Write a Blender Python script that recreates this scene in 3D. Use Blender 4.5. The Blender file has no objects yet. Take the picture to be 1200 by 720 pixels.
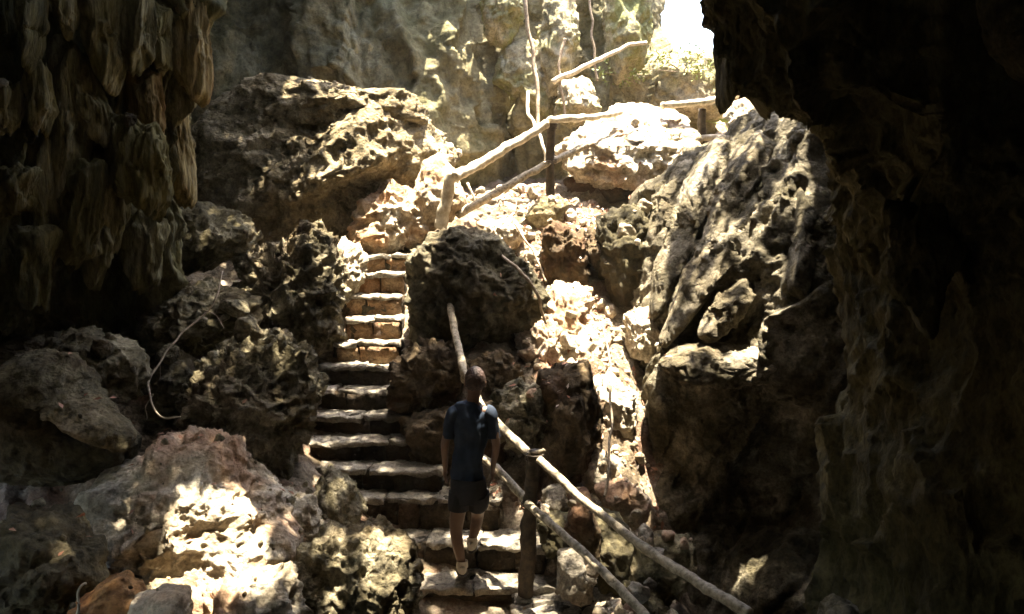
import bpy, math, random
import numpy as np
from mathutils import Vector, Matrix

R = math.radians
rng = np.random.default_rng(7)
random.seed(7)
scene = bpy.context.scene
COL = scene.collection

# ------------------------------------------------------------------ camera
F = 1039.0
PITCH = math.atan(110 / F)
CAM = np.array([0.0, 0.0, 3.1])
cam_d = bpy.data.cameras.new("camera")
cam_d.sensor_width = 36
cam_d.lens = F / 1200 * 36
cam_d.clip_end = 500
cam = bpy.data.objects.new("camera", cam_d)
cam.location = CAM
cam.rotation_euler = (math.pi / 2 - PITCH, 0, 0)
COL.objects.link(cam)
scene.camera = cam

# ------------------------------------------------------------------ sky, sun
SUN = np.array([0.07, 0.13, 0.99]); SUN /= np.linalg.norm(SUN)
EL = math.asin(SUN[2]); AZ = math.atan2(SUN[0], SUN[1])
w = bpy.data.worlds.new("World"); scene.world = w
w.use_nodes = True
nt = w.node_tree
sky = nt.nodes.new("ShaderNodeTexSky")
sky.sky_type = 'NISHITA'; sky.sun_disc = False
sky.sun_elevation = EL; sky.sun_rotation = AZ
sky.dust_density = 3.0
bg = nt.nodes["Background"]
bg.inputs[1].default_value = 0.15
nt.links.new(sky.outputs[0], bg.inputs[0])
sl = bpy.data.lights.new("sun", 'SUN')
sl.energy = 5.0; sl.angle = R(0.5); sl.color = (1.0, 0.88, 0.69)
so = bpy.data.objects.new("sun", sl)
so.rotation_euler = Vector(-SUN).to_track_quat('-Z', 'Y').to_euler()
so.location = (2, 14, 14)
COL.objects.link(so)
vs = scene.view_settings
vs.view_transform = 'Standard'
try: vs.look = 'None'
except Exception: pass
vs.gamma = 1.0
vs.use_curve_mapping = False
vs.exposure = 3.38
scene.cycles.max_bounces = 6
scene.cycles.diffuse_bounces = 4
scene.cycles.use_denoising = True

# ------------------------------------------------------------------ maths helpers
cp, sp_ = math.cos(PITCH), math.sin(PITCH)
def P(px, py, D):
    """point of the place seen in direction (px,py) of the photograph, D metres ahead"""
    u = (px - 600) / F; v = (360 - py) / F
    d = np.array([u, cp + v * sp_, -sp_ + v * cp])
    return CAM + d * (D / d[1])

_g = np.random.default_rng(11).normal(size=(512, 3)); _g /= np.linalg.norm(_g, axis=1)[:, None]
def _hash(i, j, k, s=0):
    h = (i.astype(np.int64) * 73856093) ^ (j.astype(np.int64) * 19349663) ^ (k.astype(np.int64) * 83492791) ^ (s * 2654435761)
    h = (h ^ (h >> 13)) * 1274126177
    h = (h ^ (h >> 16)) & 0x7fffffff
    return h
def perlin(p):
    i = np.floor(p).astype(np.int64); f = p - i
    u = f * f * f * (f * (f * 6 - 15) + 10)
    out = 0
    for dx in (0, 1):
        wx = u[:, 0] if dx else 1 - u[:, 0]
        for dy in (0, 1):
            wy = u[:, 1] if dy else 1 - u[:, 1]
            for dz in (0, 1):
                wz = u[:, 2] if dz else 1 - u[:, 2]
                g = _g[_hash(i[:, 0] + dx, i[:, 1] + dy, i[:, 2] + dz) % 512]
                out = out + wx * wy * wz * ((f[:, 0] - dx) * g[:, 0] + (f[:, 1] - dy) * g[:, 1] + (f[:, 2] - dz) * g[:, 2])
    return out * 1.5
def fbm(p, o=4, r=0.5):
    a, s, t = 1.0, 0, 0
    for k in range(o):
        s = s + a * perlin(p + 17.3 * k); t += a; a *= r; p = p * 2.03
    return s / t
def ridge(p, o=4, r=0.5):
    a, s, t = 1.0, 0, 0
    for k in range(o):
        s = s + a * (1 - np.abs(perlin(p + 9.1 * k)) * 2.2); t += a; a *= r; p = p * 2.1
    return s / t - 0.5
def worley(p):
    i = np.floor(p).astype(np.int64); f = p - i
    best = np.full(len(p), 9.0); sec = np.full(len(p), 9.0); cid = np.zeros(len(p))
    for dx in (-1, 0, 1):
        for dy in (-1, 0, 1):
            for dz in (-1, 0, 1):
                h = _hash(i[:, 0] + dx, i[:, 1] + dy, i[:, 2] + dz, 5)
                o = np.stack([(h % 1000) / 1000., (h // 1000 % 1000) / 1000., (h // 1000000 % 1000) / 1000.], 1)
                q = np.array([dx, dy, dz]) + o - f
                d = np.sqrt((q * q).sum(1))
                lt = d < best
                sec = np.where(lt, best, np.minimum(sec, d))
                cid = np.where(lt, (h % 977) / 977., cid)
                best = np.where(lt, d, best)
    return best, sec, cid
def sm(a, b, x):
    t = np.clip((x - a) / (b - a), 0, 1); return t * t * (3 - 2 * t)

# ------------------------------------------------------------------ object helpers
def tag(o, label=None, cat=None, group=None, kind=None):
    if label: o["label"] = label
    if cat: o["category"] = cat
    if group: o["group"] = group
    if kind: o["kind"] = kind
    return o
def mesh_from(name, V, Fc, mat, smooth=True, loc=None, parent=None):
    V = np.asarray(V, float)
    if loc is None: loc = np.array([V[:, 0].mean(), V[:, 1].mean(), V[:, 2].min()])
    V = V - loc
    me = bpy.data.meshes.new(name)
    Fc = np.asarray(Fc)
    me.vertices.add(len(V)); me.vertices.foreach_set("co", V.astype(np.float32).ravel())
    k = Fc.shape[1]
    me.loops.add(Fc.size); me.loops.foreach_set("vertex_index", Fc.astype(np.int32).ravel())
    me.polygons.add(len(Fc))
    me.polygons.foreach_set("loop_start", np.arange(0, Fc.size, k, dtype=np.int32))
    me.polygons.foreach_set("loop_total", np.full(len(Fc), k, np.int32))
    if smooth: me.polygons.foreach_set("use_smooth", np.ones(len(Fc), bool))
    me.update(calc_edges=True); me.validate()
    me.materials.append(mat)
    o = bpy.data.objects.new(name, me); COL.objects.link(o)
    o.location = loc
    if parent is not None:
        o.parent = parent
        o.location = Vector(loc) - parent.location if parent.parent is None else Vector(loc) - parent.location - parent.parent.location
    return o
def empty(name, loc, label, cat, group=None):
    o = bpy.data.objects.new(name, None); COL.objects.link(o); o.location = loc
    o.empty_display_size = 0.2
    return tag(o, label, cat, group)

_cs = {}
def cubesphere(n):
    if n in _cs: return _cs[n]
    lin = np.linspace(-1, 1, n + 1)
    vs_, idx, fs = [], {}, []
    for ax in range(3):
        for s in (-1, 1):
            ids = np.empty((n + 1, n + 1), int)
            for a in range(n + 1):
                for b in range(n + 1):
                    c = [0, 0, 0]; c[ax] = s * n; c[(ax + 1) % 3] = 2 * a - n; c[(ax + 2) % 3] = 2 * b - n
                    t = tuple(c)
                    if t not in idx: idx[t] = len(vs_); vs_.append(t)
                    ids[a, b] = idx[t]
            q = np.stack([ids[:-1, :-1], ids[1:, :-1], ids[1:, 1:], ids[:-1, 1:]], -1).reshape(-1, 4)
            if s < 0: q = q[:, ::-1]
            fs.append(q)
    V = np.array(vs_, float) / n
    _cs[n] = (V, np.concatenate(fs))
    return _cs[n]
def sphere_dirs(n):
    V, Fc = cubesphere(n)
    D = np.tan(V * math.pi / 4)
    return D / np.linalg.norm(D, axis=1)[:, None], Fc

# ------------------------------------------------------------------ materials
def ramp(nt, fac, stops):
    r = nt.nodes.new("ShaderNodeValToRGB"); e = r.color_ramp.elements
    while len(e) < len(stops): e.new(0.5)
    for k, (p, c) in enumerate(stops):
        e[k].position = p; e[k].color = (*c, 1)
    nt.links.new(fac, r.inputs[0]); return r
def noise(nt, vec, sc, det=5, rough=.55, dist=0):
    n = nt.nodes.new("ShaderNodeTexNoise"); n.inputs['Scale'].default_value = sc
    n.inputs['Detail'].default_value = det; n.inputs['Roughness'].default_value = rough
    n.inputs['Distortion'].default_value = dist
    nt.links.new(vec, n.inputs['Vector']); return n.outputs['Fac']
def mixc(nt, f, a, b, mode='MIX'):
    m = nt.nodes.new("ShaderNodeMix"); m.data_type = 'RGBA'; m.blend_type = mode
    if isinstance(f, float): m.inputs[0].default_value = f
    else: nt.links.new(f, m.inputs[0])
    for s, v in ((6, a), (7, b)):
        if isinstance(v, tuple): m.inputs[s].default_value = (*v, 1)
        else: nt.links.new(v, m.inputs[s])
    return m.outputs[2]
def base_mat(name):
    m = bpy.data.materials.new(name); m.use_nodes = True
    nt = m.node_tree; b = nt.nodes["Principled BSDF"]
    tc = nt.nodes.new("ShaderNodeTexCoord"); oi = nt.nodes.new("ShaderNodeObjectInfo")
    a = nt.nodes.new("ShaderNodeVectorMath"); a.operation = 'MULTIPLY_ADD'
    nt.links.new(oi.outputs['Random'], a.inputs[0]); a.inputs[1].default_value = (37, 21, 53)
    nt.links.new(tc.outputs['Object'], a.inputs[2])
    return m, nt, b, a.outputs[0]
def rock_mat(name, dark, mid, light, stain=(.16, .08, .03), stain_amt=.3, bump=.8, sc=1.0, stretch=(1, 1, 1), pits=.5, rough=.85):
    m, nt, b, vec = base_mat(name)
    mp = nt.nodes.new("ShaderNodeMapping"); mp.inputs['Scale'].default_value = stretch
    nt.links.new(vec, mp.inputs[0]); v = mp.outputs[0]
    n1 = noise(nt, v, 1.6 * sc, 8, .62, .4)
    c = ramp(nt, n1, [(.30, dark), (.47, mid), (.66, light)]).outputs[0]
    n2 = noise(nt, v, 9 * sc, 8, .7)
    c = mixc(nt, .85, c, ramp(nt, n2, [(.34, (.30, .30, .30)), (.5, (.85, .85, .85)), (.66, (1.25, 1.25, 1.22))]).outputs[0], 'MULTIPLY')
    n3 = noise(nt, v, .9 * sc, 5, .6)
    st = ramp(nt, n3, [(.5, (0, 0, 0)), (.62, (stain_amt,) * 3)]).outputs[0]
    c = mixc(nt, st, c, stain)
    n4 = noise(nt, v, 34 * sc, 4, .7)
    c = mixc(nt, .6, c, ramp(nt, n4, [(.38, (.45, .44, .42)), (.55, (1.05, 1.05, 1.05))]).outputs[0], 'MULTIPLY')
    nt.links.new(c, b.inputs['Base Color'])
    b.inputs['Roughness'].default_value = rough
    b.inputs['Specular IOR Level'].default_value = .25
    vo = nt.nodes.new("ShaderNodeTexVoronoi"); vo.inputs['Scale'].default_value = 11 * sc
    wv = mixc(nt, .12, v, noise(nt, v, 7, 3), 'ADD')
    nt.links.new(wv, vo.inputs['Vector'])
    vr = ramp(nt, vo.outputs['Distance'], [(.05, (0, 0, 0)), (.45, (1, 1, 1))]).outputs[0]
    n5 = noise(nt, v, 14 * sc, 10, .72)
    ma = nt.nodes.new("ShaderNodeMath"); ma.operation = 'MULTIPLY_ADD'
    nt.links.new(vr, ma.inputs[0]); ma.inputs[1].default_value = pits * .5; nt.links.new(n5, ma.inputs[2])
    bu = nt.nodes.new("ShaderNodeBump"); bu.inputs['Strength'].default_value = bump
    bu.inputs['Distance'].default_value = .09
    nt.links.new(ma.outputs[0], bu.inputs['Height']); nt.links.new(bu.outputs[0], b.inputs['Normal'])
    return m
M = {}
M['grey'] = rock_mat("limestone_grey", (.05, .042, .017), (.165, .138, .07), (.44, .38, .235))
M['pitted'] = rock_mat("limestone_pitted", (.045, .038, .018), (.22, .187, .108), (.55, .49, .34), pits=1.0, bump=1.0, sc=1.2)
M['pale'] = rock_mat("limestone_pale_sunlit", (.26, .20, .12), (.55, .47, .34), (.76, .70, .58), (.46, .22, .11), .5)  # pale stone with albedo raised to brighten the sunlit rocks
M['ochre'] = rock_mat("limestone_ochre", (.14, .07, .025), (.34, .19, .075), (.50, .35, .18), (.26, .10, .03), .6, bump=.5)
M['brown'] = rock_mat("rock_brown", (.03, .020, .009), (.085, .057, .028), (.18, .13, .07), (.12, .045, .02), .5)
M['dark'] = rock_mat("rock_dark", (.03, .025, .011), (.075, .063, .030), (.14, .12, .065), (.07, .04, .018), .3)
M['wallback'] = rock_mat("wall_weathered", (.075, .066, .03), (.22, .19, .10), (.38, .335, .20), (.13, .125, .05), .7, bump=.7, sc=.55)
M['wallpale'] = rock_mat("wall_pale_lit", (.12, .11, .05), (.38, .33, .20), (.62, .55, .40), (.24, .25, .08), .9, bump=.8, sc=.8)  # paler copy of the back wall rock for its well-lit part
M['flow'] = rock_mat("flowstone_wall", (.05, .044, .015), (.17, .148, .06), (.34, .30, .155), (.07, .075, .025), .6, stretch=(1, 1, .28), pits=.2)
M['flowlight'] = rock_mat("flowstone_drape", (.07, .06, .02), (.22, .185, .075), (.44, .39, .22), (.20, .17, .05), .6, stretch=(1.5, 1.5, .3), pits=.2)
M['flowochre'] = rock_mat("flowstone_ochre", (.13, .09, .025), (.36, .27, .10), (.50, .40, .19), (.25, .13, .04), .6, stretch=(1.5, 1.5, .3), pits=.2)
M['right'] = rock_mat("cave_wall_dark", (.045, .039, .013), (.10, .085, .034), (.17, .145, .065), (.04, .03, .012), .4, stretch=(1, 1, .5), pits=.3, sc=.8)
M['ridge'] = rock_mat('limestone_ridged', (.03, .025, .011), (.12, .102, .058), (.46, .41, .30), (.07, .055, .028), .4, pits=.6, bump=1., sc=1.1)
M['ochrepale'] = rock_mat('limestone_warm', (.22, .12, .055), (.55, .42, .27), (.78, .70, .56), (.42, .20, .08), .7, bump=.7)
M['domerock'] = rock_mat('limestone_domed', (.03, .025, .011), (.08, .067, .034), (.26, .235, .16), (.09, .06, .03), .5, pits=.3)
M['rib'] = rock_mat('limestone_rib_lit', (.05, .042, .02), (.20, .17, .105), (.50, .45, .34), (.12, .09, .05), .4, pits=.7, bump=1.)  # paler than the ridge rock so the ribs read as sunlit strokes
M['tan'] = rock_mat('limestone_tan', (.09, .07, .032), (.29, .235, .135), (.54, .46, .31), (.20, .14, .06), .5, pits=.9, bump=1.)
M['soil'] = rock_mat("cave_soil", (.07, .05, .03), (.21, .16, .10), (.50, .43, .33), (.22, .10, .06), .5, sc=1.5)
M['step'] = rock_mat("step_stone", (.16, .14, .11), (.36, .32, .25), (.54, .49, .41), (.25, .17, .10), .3, sc=1.6, pits=.4)
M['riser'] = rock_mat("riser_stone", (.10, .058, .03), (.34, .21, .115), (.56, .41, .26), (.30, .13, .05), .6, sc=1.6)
M['risershade'] = rock_mat('riser_stone_shaded', (.02, .015, .008), (.055, .04, .024), (.11, .08, .05), sc=1.6)  # darkened copy of the riser stone, shade painted into the lower steps
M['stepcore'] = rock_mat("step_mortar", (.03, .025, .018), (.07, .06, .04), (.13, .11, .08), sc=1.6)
def simple(name, c1, c2, sc=20, rough=.8, bump=.2, stretch=(1, 1, 1), trans=None):
    m, nt, b, vec = base_mat(name)
    mp = nt.nodes.new("ShaderNodeMapping"); mp.inputs['Scale'].default_value = stretch
    nt.links.new(vec, mp.inputs[0])
    n = noise(nt, mp.outputs[0], sc, 6, .65)
    nt.links.new(ramp(nt, n, [(.35, c1), (.65, c2)]).outputs[0], b.inputs['Base Color'])
    b.inputs['Roughness'].default_value = rough
    bu = nt.nodes.new("ShaderNodeBump"); bu.inputs['Strength'].default_value = bump; bu.inputs['Distance'].default_value = .01
    nt.links.new(n, bu.inputs['Height']); nt.links.new(bu.outputs[0], b.inputs['Normal'])
    return m
M['wood'] = simple("weathered_wood", (.10, .08, .045), (.46, .39, .28), 22, .75, 1.0)
M['woodpale'] = simple("pale_wood", (.34, .28, .19), (.66, .60, .48), 14, .75, .6)  # paler tone than the lower rails
M['wooddark'] = simple("dark_wood", (.025, .018, .010), (.09, .065, .04), 14, .8, .8)
M['vine'] = simple("dry_vine", (.18, .13, .08), (.42, .34, .24), 30, .8, .4)
M['skin'] = simple("skin", (.10, .056, .036), (.15, .086, .056), 6, .55, .05)
M['shirt'] = simple("blue_tshirt", (.004, .011, .026), (.010, .026, .056), 9, .9, .3)
M['shorts'] = simple("dark_shorts", (.008, .008, .010), (.016, .016, .02), 12, .9, .3)
M['hair'] = simple("auburn_hair", (.014, .008, .006), (.05, .022, .015), 60, .6, .5)
M['shoe'] = simple("pale_shoe", (.36, .33, .28), (.52, .48, .42), 20, .8, .2)
M['sole'] = simple("shoe_sole", (.10, .09, .08), (.16, .15, .13), 20, .8, .2)
M['leaf'] = simple("green_leaf", (.10, .16, .02), (.30, .38, .05), 8, .5, .1)
M['leafbright'] = simple('bright_leaf', (.16, .20, .05), (.34, .38, .12), 8, .6, .1)
M['leafdark'] = simple('dapple_leaf', (.05, .08, .02), (.09, .13, .03), 8, .6, .1)
M['litter'] = simple("dry_leaf", (.22, .07, .035), (.42, .24, .15), 3, .8, .1)
M['litterp'] = simple("pale_dry_leaf", (.42, .33, .27), (.60, .50, .42), 3, .8, .1)
M['bark'] = simple("bark", (.06, .045, .03), (.16, .12, .08), 12, .9, .6)

# ------------------------------------------------------------------ terrain
tp = [  # (px, py, D) seen ground points
    (575, 700, 7.2), (535, 650, 7.65), (455, 600, 8.1), (440, 560, 8.4), (430, 530, 8.7), (415, 500, 9.0), (412, 470, 9.3),
    (415, 443, 9.6), (430, 415, 9.9), (437, 388, 10.2), (437, 362, 10.5), (440, 338, 10.8), (448, 316, 11.1), (450, 300, 11.5),
    (560, 262, 11.9), (600, 245, 12.4), (640, 250, 12.2), (700, 238, 13.0), (760, 240, 13.2), (820, 205, 13.8), (620, 225, 13.2), (860, 175, 14.5),
    (650, 300, 11.4), (690, 300, 11.4), (740, 330, 11.2), (690, 370, 10.6), (640, 380, 10.3), (730, 400, 10.2), (690, 430, 9.7), (730, 450, 9.5),
    (710, 500, 9.0), (705, 560, 8.5), (700, 600, 8.1), (650, 600, 8.2), (640, 700, 7.2), (700, 700, 7.2), (780, 700, 7.0),
    (620, 560, 8.5), (560, 500, 8.9), (550, 440, 9.4), (520, 540, 8.6),
    (100, 620, 7.0), (100, 560, 7.6), (200, 560, 7.6), (290, 580, 7.5), (350, 600, 7.4), (60, 500, 8.2), (190, 430, 9.2), (250, 390, 9.8), (340, 420, 9.6),
    (330, 330, 11.0), (220, 320, 11.4), (400, 290, 12.2), (300, 300, 12.2), (500, 240, 13.5), (400, 240, 14.5), (560, 235, 14.5), (250, 240, 15.0), (700, 215, 15.5),
    (330, 690, 6.3), (250, 720, 5.9), (150, 740, 5.5), (420, 760, 6.3), (560, 760, 6.6), (60, 740, 5.6), (680, 760, 6.2), (850, 800, 7.2), (1000, 800, 6.2), (860, 800, 8.2), (960, 760, 8.5),
]
T = np.array([P(*t) for t in tp])
extra = np.array([(-8, 0, -.6), (-4, 0, -.9), (0, 0, -1.1), (3, 0, -1.1), (6, 0, -.6), (0, -6, -.6), (-5, -6, -.3), (5, -6, -.3), (-3, 3.5, -.4), (0, 4.5, -.5), (2.5, 4.0, -.7), (4.5, 6, -.4),
                  (-7, 10, 2.2), (-8, 14, 3.2), (-9, 6, 1.0), (4.5, 9, -.3), (5, 12, 3.0), (6.5, 14, 5.0), (3.5, 16.5, 4.2), (2, 18, 4.4), (-3, 18, 4), (8, 12, 5.5), (8, 17, 7), (9, 8, 2), (-9, 18, 4.5), (5, 20, 5.2), (0, 21, 4.6),
                  (3, 25, 5.2), (9, 24, 7.5), (-8, 25, 6), (12, 14, 8), (-13, 14, 5)])
T = np.concatenate([T, extra])
def tps_fit(xy, z, lam=.02):
    n = len(z); d = np.sqrt(((xy[:, None] - xy[None]) ** 2).sum(-1))
    K = np.where(d > 0, d * d * np.log(d + 1e-9), 0) + lam * np.eye(n)
    Pm = np.c_[np.ones(n), xy]
    A = np.block([[K, Pm], [Pm.T, np.zeros((3, 3))]])
    return np.linalg.solve(A, np.r_[z, 0, 0, 0])
_w = tps_fit(T[:, :2], T[:, 2])
def tps(xy):
    out = np.empty(len(xy))
    for s in range(0, len(xy), 20000):
        q = xy[s:s + 20000]
        d = np.sqrt(((q[:, None] - T[None, :, :2]) ** 2).sum(-1))
        out[s:s + 20000] = (d * d * np.log(d + 1e-9)) @ _w[:len(T)] + _w[-3] + q @ _w[-2:]
    return out
def ground_base(xy):
    xy = np.asarray(xy, float)
    q = xy.copy(); q[:, 0] = np.clip(q[:, 0], -12, 11); q[:, 1] = np.clip(q[:, 1], -8, 26)
    z = tps(q)
    return np.clip(z, -2.5, 9)
def stair_x(y): return np.interp(y, [6.6, 7.3, 7.7, 8.1, 8.7, 9.3, 9.9, 11.1, 12], [.1, -.18, -.48, -.9, -1.4, -1.62, -1.6, -1.65, -1.4])
gx = np.concatenate([-80 + np.arange(0, 68, 4.), np.arange(-12, -5, .12), np.arange(-5, 5, .054), np.arange(5, 11, .12), np.arange(11, 80, 4.)])
gy = np.concatenate([-40 + np.arange(0, 32, 4.), np.arange(-8, 5, .15), np.arange(5, 14.5, .054), np.arange(14.5, 26, .12), np.arange(26, 100, 4.)])
GX, GY = np.meshgrid(gx, gy)
xy = np.c_[GX.ravel(), GY.ravel()]
z = ground_base(xy)
p3 = np.c_[xy, z]
inner = ((np.abs(xy[:, 0]) < 12) & (xy[:, 1] > -8) & (xy[:, 1] < 26)).astype(float)
ds = np.abs(xy[:, 0] - stair_x(xy[:, 1]))
onst = (1 - sm(.55, .95, ds)) * sm(6.4, 6.9, xy[:, 1]) * (1 - sm(11.3, 11.8, xy[:, 1]))
rgh = inner * (1 - .85 * onst)
w1, w2, wc = worley(p3 * np.array([3.2, 3.2, 2.0]) + .35 * fbm(p3 * 2, 2)[:, None])
stone = np.clip(w2 - w1, 0, .5)
z = z + rgh * (.16 * fbm(p3 * 1.3, 4) + .10 * ridge(p3 * 2.5, 4) + .16 * (stone - .15) + .10 * (wc - .5) + .05 * fbm(p3 * 9, 3)) - .14 * onst
ground_V = np.c_[xy, z]
ny, nx = GX.shape
def gridfaces(nr, nc):
    i = np.arange(nr * nc).reshape(nr, nc)
    return np.stack([i[:-1, :-1], i[:-1, 1:], i[1:, 1:], i[1:, :-1]], -1).reshape(-1, 4)
o = mesh_from("ground", ground_V, gridfaces(ny, nx), M['soil'], loc=np.zeros(3)); tag(o, kind='structure', label="rocky brown and pale cave floor rising towards the opening")
_gz = z.reshape(ny, nx)
def gz(x, y):
    i = np.clip(np.searchsorted(gy, y) - 1, 0, ny - 2); j = np.clip(np.searchsorted(gx, x) - 1, 0, nx - 2)
    fy = (y - gy[i]) / (gy[i + 1] - gy[i]); fx = (x - gx[j]) / (gx[j + 1] - gx[j])
    return (_gz[i, j] * (1 - fx) + _gz[i, j + 1] * fx) * (1 - fy) + (_gz[i + 1, j] * (1 - fx) + _gz[i + 1, j + 1] * fx) * fy

# ------------------------------------------------------------------ lofted cave walls
def crom(A, m, ax=0):
    A = np.moveaxis(A, ax, 0); n = len(A)
    t = np.linspace(0, n - 1, m); i = np.minimum(t.astype(int), n - 2); f = (t - i)[:, None, None]
    g = lambda k: A[np.clip(k, 0, n - 1)]
    p0, p1, p2, p3_ = g(i - 1), g(i), g(i + 1), g(i + 2)
    r = .5 * ((2 * p1) + (-p0 + p2) * f + (2 * p0 - 5 * p1 + 4 * p2 - p3_) * f * f + (-p0 + 3 * p1 - 3 * p2 + p3_) * f ** 3)
    return np.moveaxis(r, 0, ax)
def loft(ctrl, nr, nc, disp, flip=False):
    G = crom(crom(np.array(ctrl, float), nr, 0), nc, 1)
    du = np.gradient(G, axis=1); dv = np.gradient(G, axis=0)
    N = np.cross(du, dv); N /= np.linalg.norm(N, axis=2)[..., None] + 1e-9
    if flip: N = -N
    V = G.reshape(-1, 3); N = N.reshape(-1, 3)
    V = V + N * disp(V)[:, None]
    Fc = gridfaces(nr, nc)
    if flip: Fc = Fc[:, ::-1]
    return V, Fc

# back wall: rows top -> bottom
rows = []
for py, dd in ((-300, 1.2), (-120, .4), (0, 0), (60, -.3), (130, -.4), (200, -.3), (290, 0)):
    r = [P(-120, py, 12.5), P(60, py, 15.0), P(250, py, 16.3 + dd), P(330, py, 16.6 + dd), P(400, py, 15.8 + dd), P(480, py, 16.2 + dd), P(560, py, 16.5 + dd), P(600, py, 17.4 + dd),
         P(650, py, 16.5 + dd), P(700, py, 17.6 + dd), P(740, py, 17.6 + dd)]
    xe = np.interp(py, [-300, -120, 0, 60, 130, 290], [765, 762, 755, 763, 800, 830])
    r += [P(xe, py, 18.2 + dd), P(xe + 6, py, 20.5 + dd), P(xe - 60, py, 24)]
    rows.append(r)
def d_back(V):
    q = V * np.array([1, 1, .32])
    q2 = V * np.array([1.0, 1, .55]) + .5 * fbm(V * .8, 2)[:, None]
    w1, w2, wc = worley(q2 * 1.0)
    return .55 * fbm(q * .7, 3) + .30 * ridge(q * 1.6, 3) + .35 * np.clip(w2 - w1, 0, .45) + .35 * (wc - .5) + .07 * fbm(V * 5, 4) + .05 * ridge(V * 6, 3)
V, Fc = loft(rows, 190, 330, d_back, flip=False)
o = mesh_from("back_cave_wall", V, Fc, M['wallback'], loc=np.zeros(3)); tag(o, kind='structure', label="tall weathered limestone wall behind the stairs")
BACK_V = V

# left flowstone wall
rows = []
for py, xs, dd in ((-700, 236, .0), (-400, 236, .0), (-150, 238, 0), (0, 236, 0), (100, 230, 0), (160, 215, 0), (240, 208, .1), (320, 204, .1), (400, 190, .3), (520, 150, .8)):
    r = [P(xs - 330, py, 15), P(xs - 90, py, 11.2), P(xs - 8, py, 9.8 + dd), P(xs, py, 9.2 + dd), P(xs - 30, py, 8.8 + dd), P(xs - 110, py, 8.5 + dd), P(60, py, 8.0 + dd), P(-60, py, 7.2 + dd),
         P(-300, py, 6.0)]
    zz = r[-1][2]
    r += [np.array([-5.6, 1.5, zz]), np.array([-5.5, -3, zz]), np.array([-3, -7.5, zz])]
    rows.append(r)
def d_left(V):
    q = V * np.array([1, 1, .22]) + .25 * fbm(V * .9, 2)[:, None]
    w1, w2, wc = worley(V * np.array([1.6, 1.6, .55]) + .4 * fbm(V * 1.2, 2)[:, None])
    return .30 * fbm(V * .7, 3) + .24 * ridge(q * 1.9, 3, .45) + .25 * (wc - .5) + .20 * np.clip(w2 - w1, 0, .4) + .10 * ridge(q * 5, 3) + .05 * fbm(V * 7, 3)
V, Fc = loft(rows, 230, 300, d_left, flip=True)
left = mesh_from("left_cave_wall", V, Fc, M['flow'], loc=np.zeros(3)); tag(left, kind='structure', label="dark olive flowstone wall with hanging drapes")

# right dark overhang wall
rows = []
for py, xs, d2 in ((-700, 803, 7.0), (-300, 808, 7.0), (-60, 826, 7.0), (0, 836, 7.0), (60, 853, 7.0), (105, 866, 7.0), (135, 895, 7.0), (150, 940, 7.0), (200, 948, 7.1), (240, 955, 7.3), (300, 962, 7.5),
                   (360, 975, 7.4), (440, 975, 7.3), (560, 960, 7.2), (680, 950, 7.0), (900, 950, 6.6)):
    r = [P(xs + 420, py, 14.5), P(xs + 230, py, 10.2), P(xs + 40, py, d2 + .7), P(xs, py, d2), P(xs + 45, py, d2 - .7), P(xs + 140, py, d2 - 1.4), P(1180, py, 5.4), P(1400, py, 4.6)]
    zz = r[-1][2]
    r += [np.array([4.6, 1.5, zz]), np.array([5.0, -3, zz]), np.array([3, -7.5, zz])]
    rows.append(r)
def d_right(V):
    q = V * np.array([1, 1, .45]) + .3 * fbm(V * .9, 2)[:, None]
    w1, w2, wc = worley(V * np.array([1.1, 1.1, .7]) + .5 * fbm(V * 1.2, 3)[:, None])
    v1, v2, vc = worley(V * np.array([3.2, 3.2, 2.2]) + .4 * fbm(V * 3, 2)[:, None])
    return .30 * fbm(V * .6, 3) + .22 * np.clip(w2 - w1, 0, .4) + .26 * (wc - .5) + .08 * np.clip(v2 - v1, 0, .4) + .07 * (vc - .5) + .06 * ridge(V * 5, 4, .6)
V, Fc = loft(rows, 230, 280, d_right, flip=False)
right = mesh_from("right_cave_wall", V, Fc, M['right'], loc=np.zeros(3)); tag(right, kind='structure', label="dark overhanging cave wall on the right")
# ridged slope that runs from the upper right down to the gully and into a sheer dark face
net = [
 [(790, 205, 13.2), (830, 178, 13), (870, 158, 12.6), (920, 130, 12), (1000, 100, 11)],
 [(772, 238, 11.7), (815, 200, 11.4), (862, 168, 11.1), (912, 138, 10.6), (1000, 130, 9.6)],
 [(764, 270, 11.2), (803, 235, 10.9), (850, 205, 10.5), (905, 190, 10.0), (1000, 190, 9.2)],
 [(762, 318, 10.8), (792, 295, 10.4), (838, 268, 10.0), (898, 250, 9.5), (1000, 250, 8.9)],
 [(756, 365, 10.4), (782, 350, 10.0), (828, 325, 9.6), (890, 310, 9.1), (1000, 320, 8.6)],
 [(764, 402, 10.0), (790, 392, 9.6), (830, 380, 9.3), (890, 375, 9.0), (1000, 390, 8.4)],
 [(768, 432, 9.5), (795, 428, 9.2), (835, 440, 9.0), (895, 438, 8.8), (1000, 450, 8.2)],
 [(764, 462, 9.2), (795, 478, 9.1), (840, 495, 9.0), (900, 505, 8.9), (1000, 520, 8.5)],
 [(768, 540, 9.2), (800, 560, 9.1), (845, 590, 9.0), (905, 600, 8.9), (1000, 610, 8.4)],
 [(766, 640, 8.8), (800, 660, 8.6), (845, 690, 8.4), (905, 700, 7.9), (1000, 710, 7.5)],
 [(760, 860, 8.5), (800, 870, 8.2), (845, 880, 8.0), (905, 890, 7.8), (1000, 890, 7.4)]]
rows = []
for rr_ in net:
    f0 = rr_[0]
    rows.append([P(f0[0] + 20, f0[1] + 10, f0[2] + 2.0), P(f0[0] - 2, f0[1], f0[2] + .5)] + [P(*t_) for t_ in rr_] + [P(1120, rr_[-1][1], rr_[-1][2] - .6)])
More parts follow.
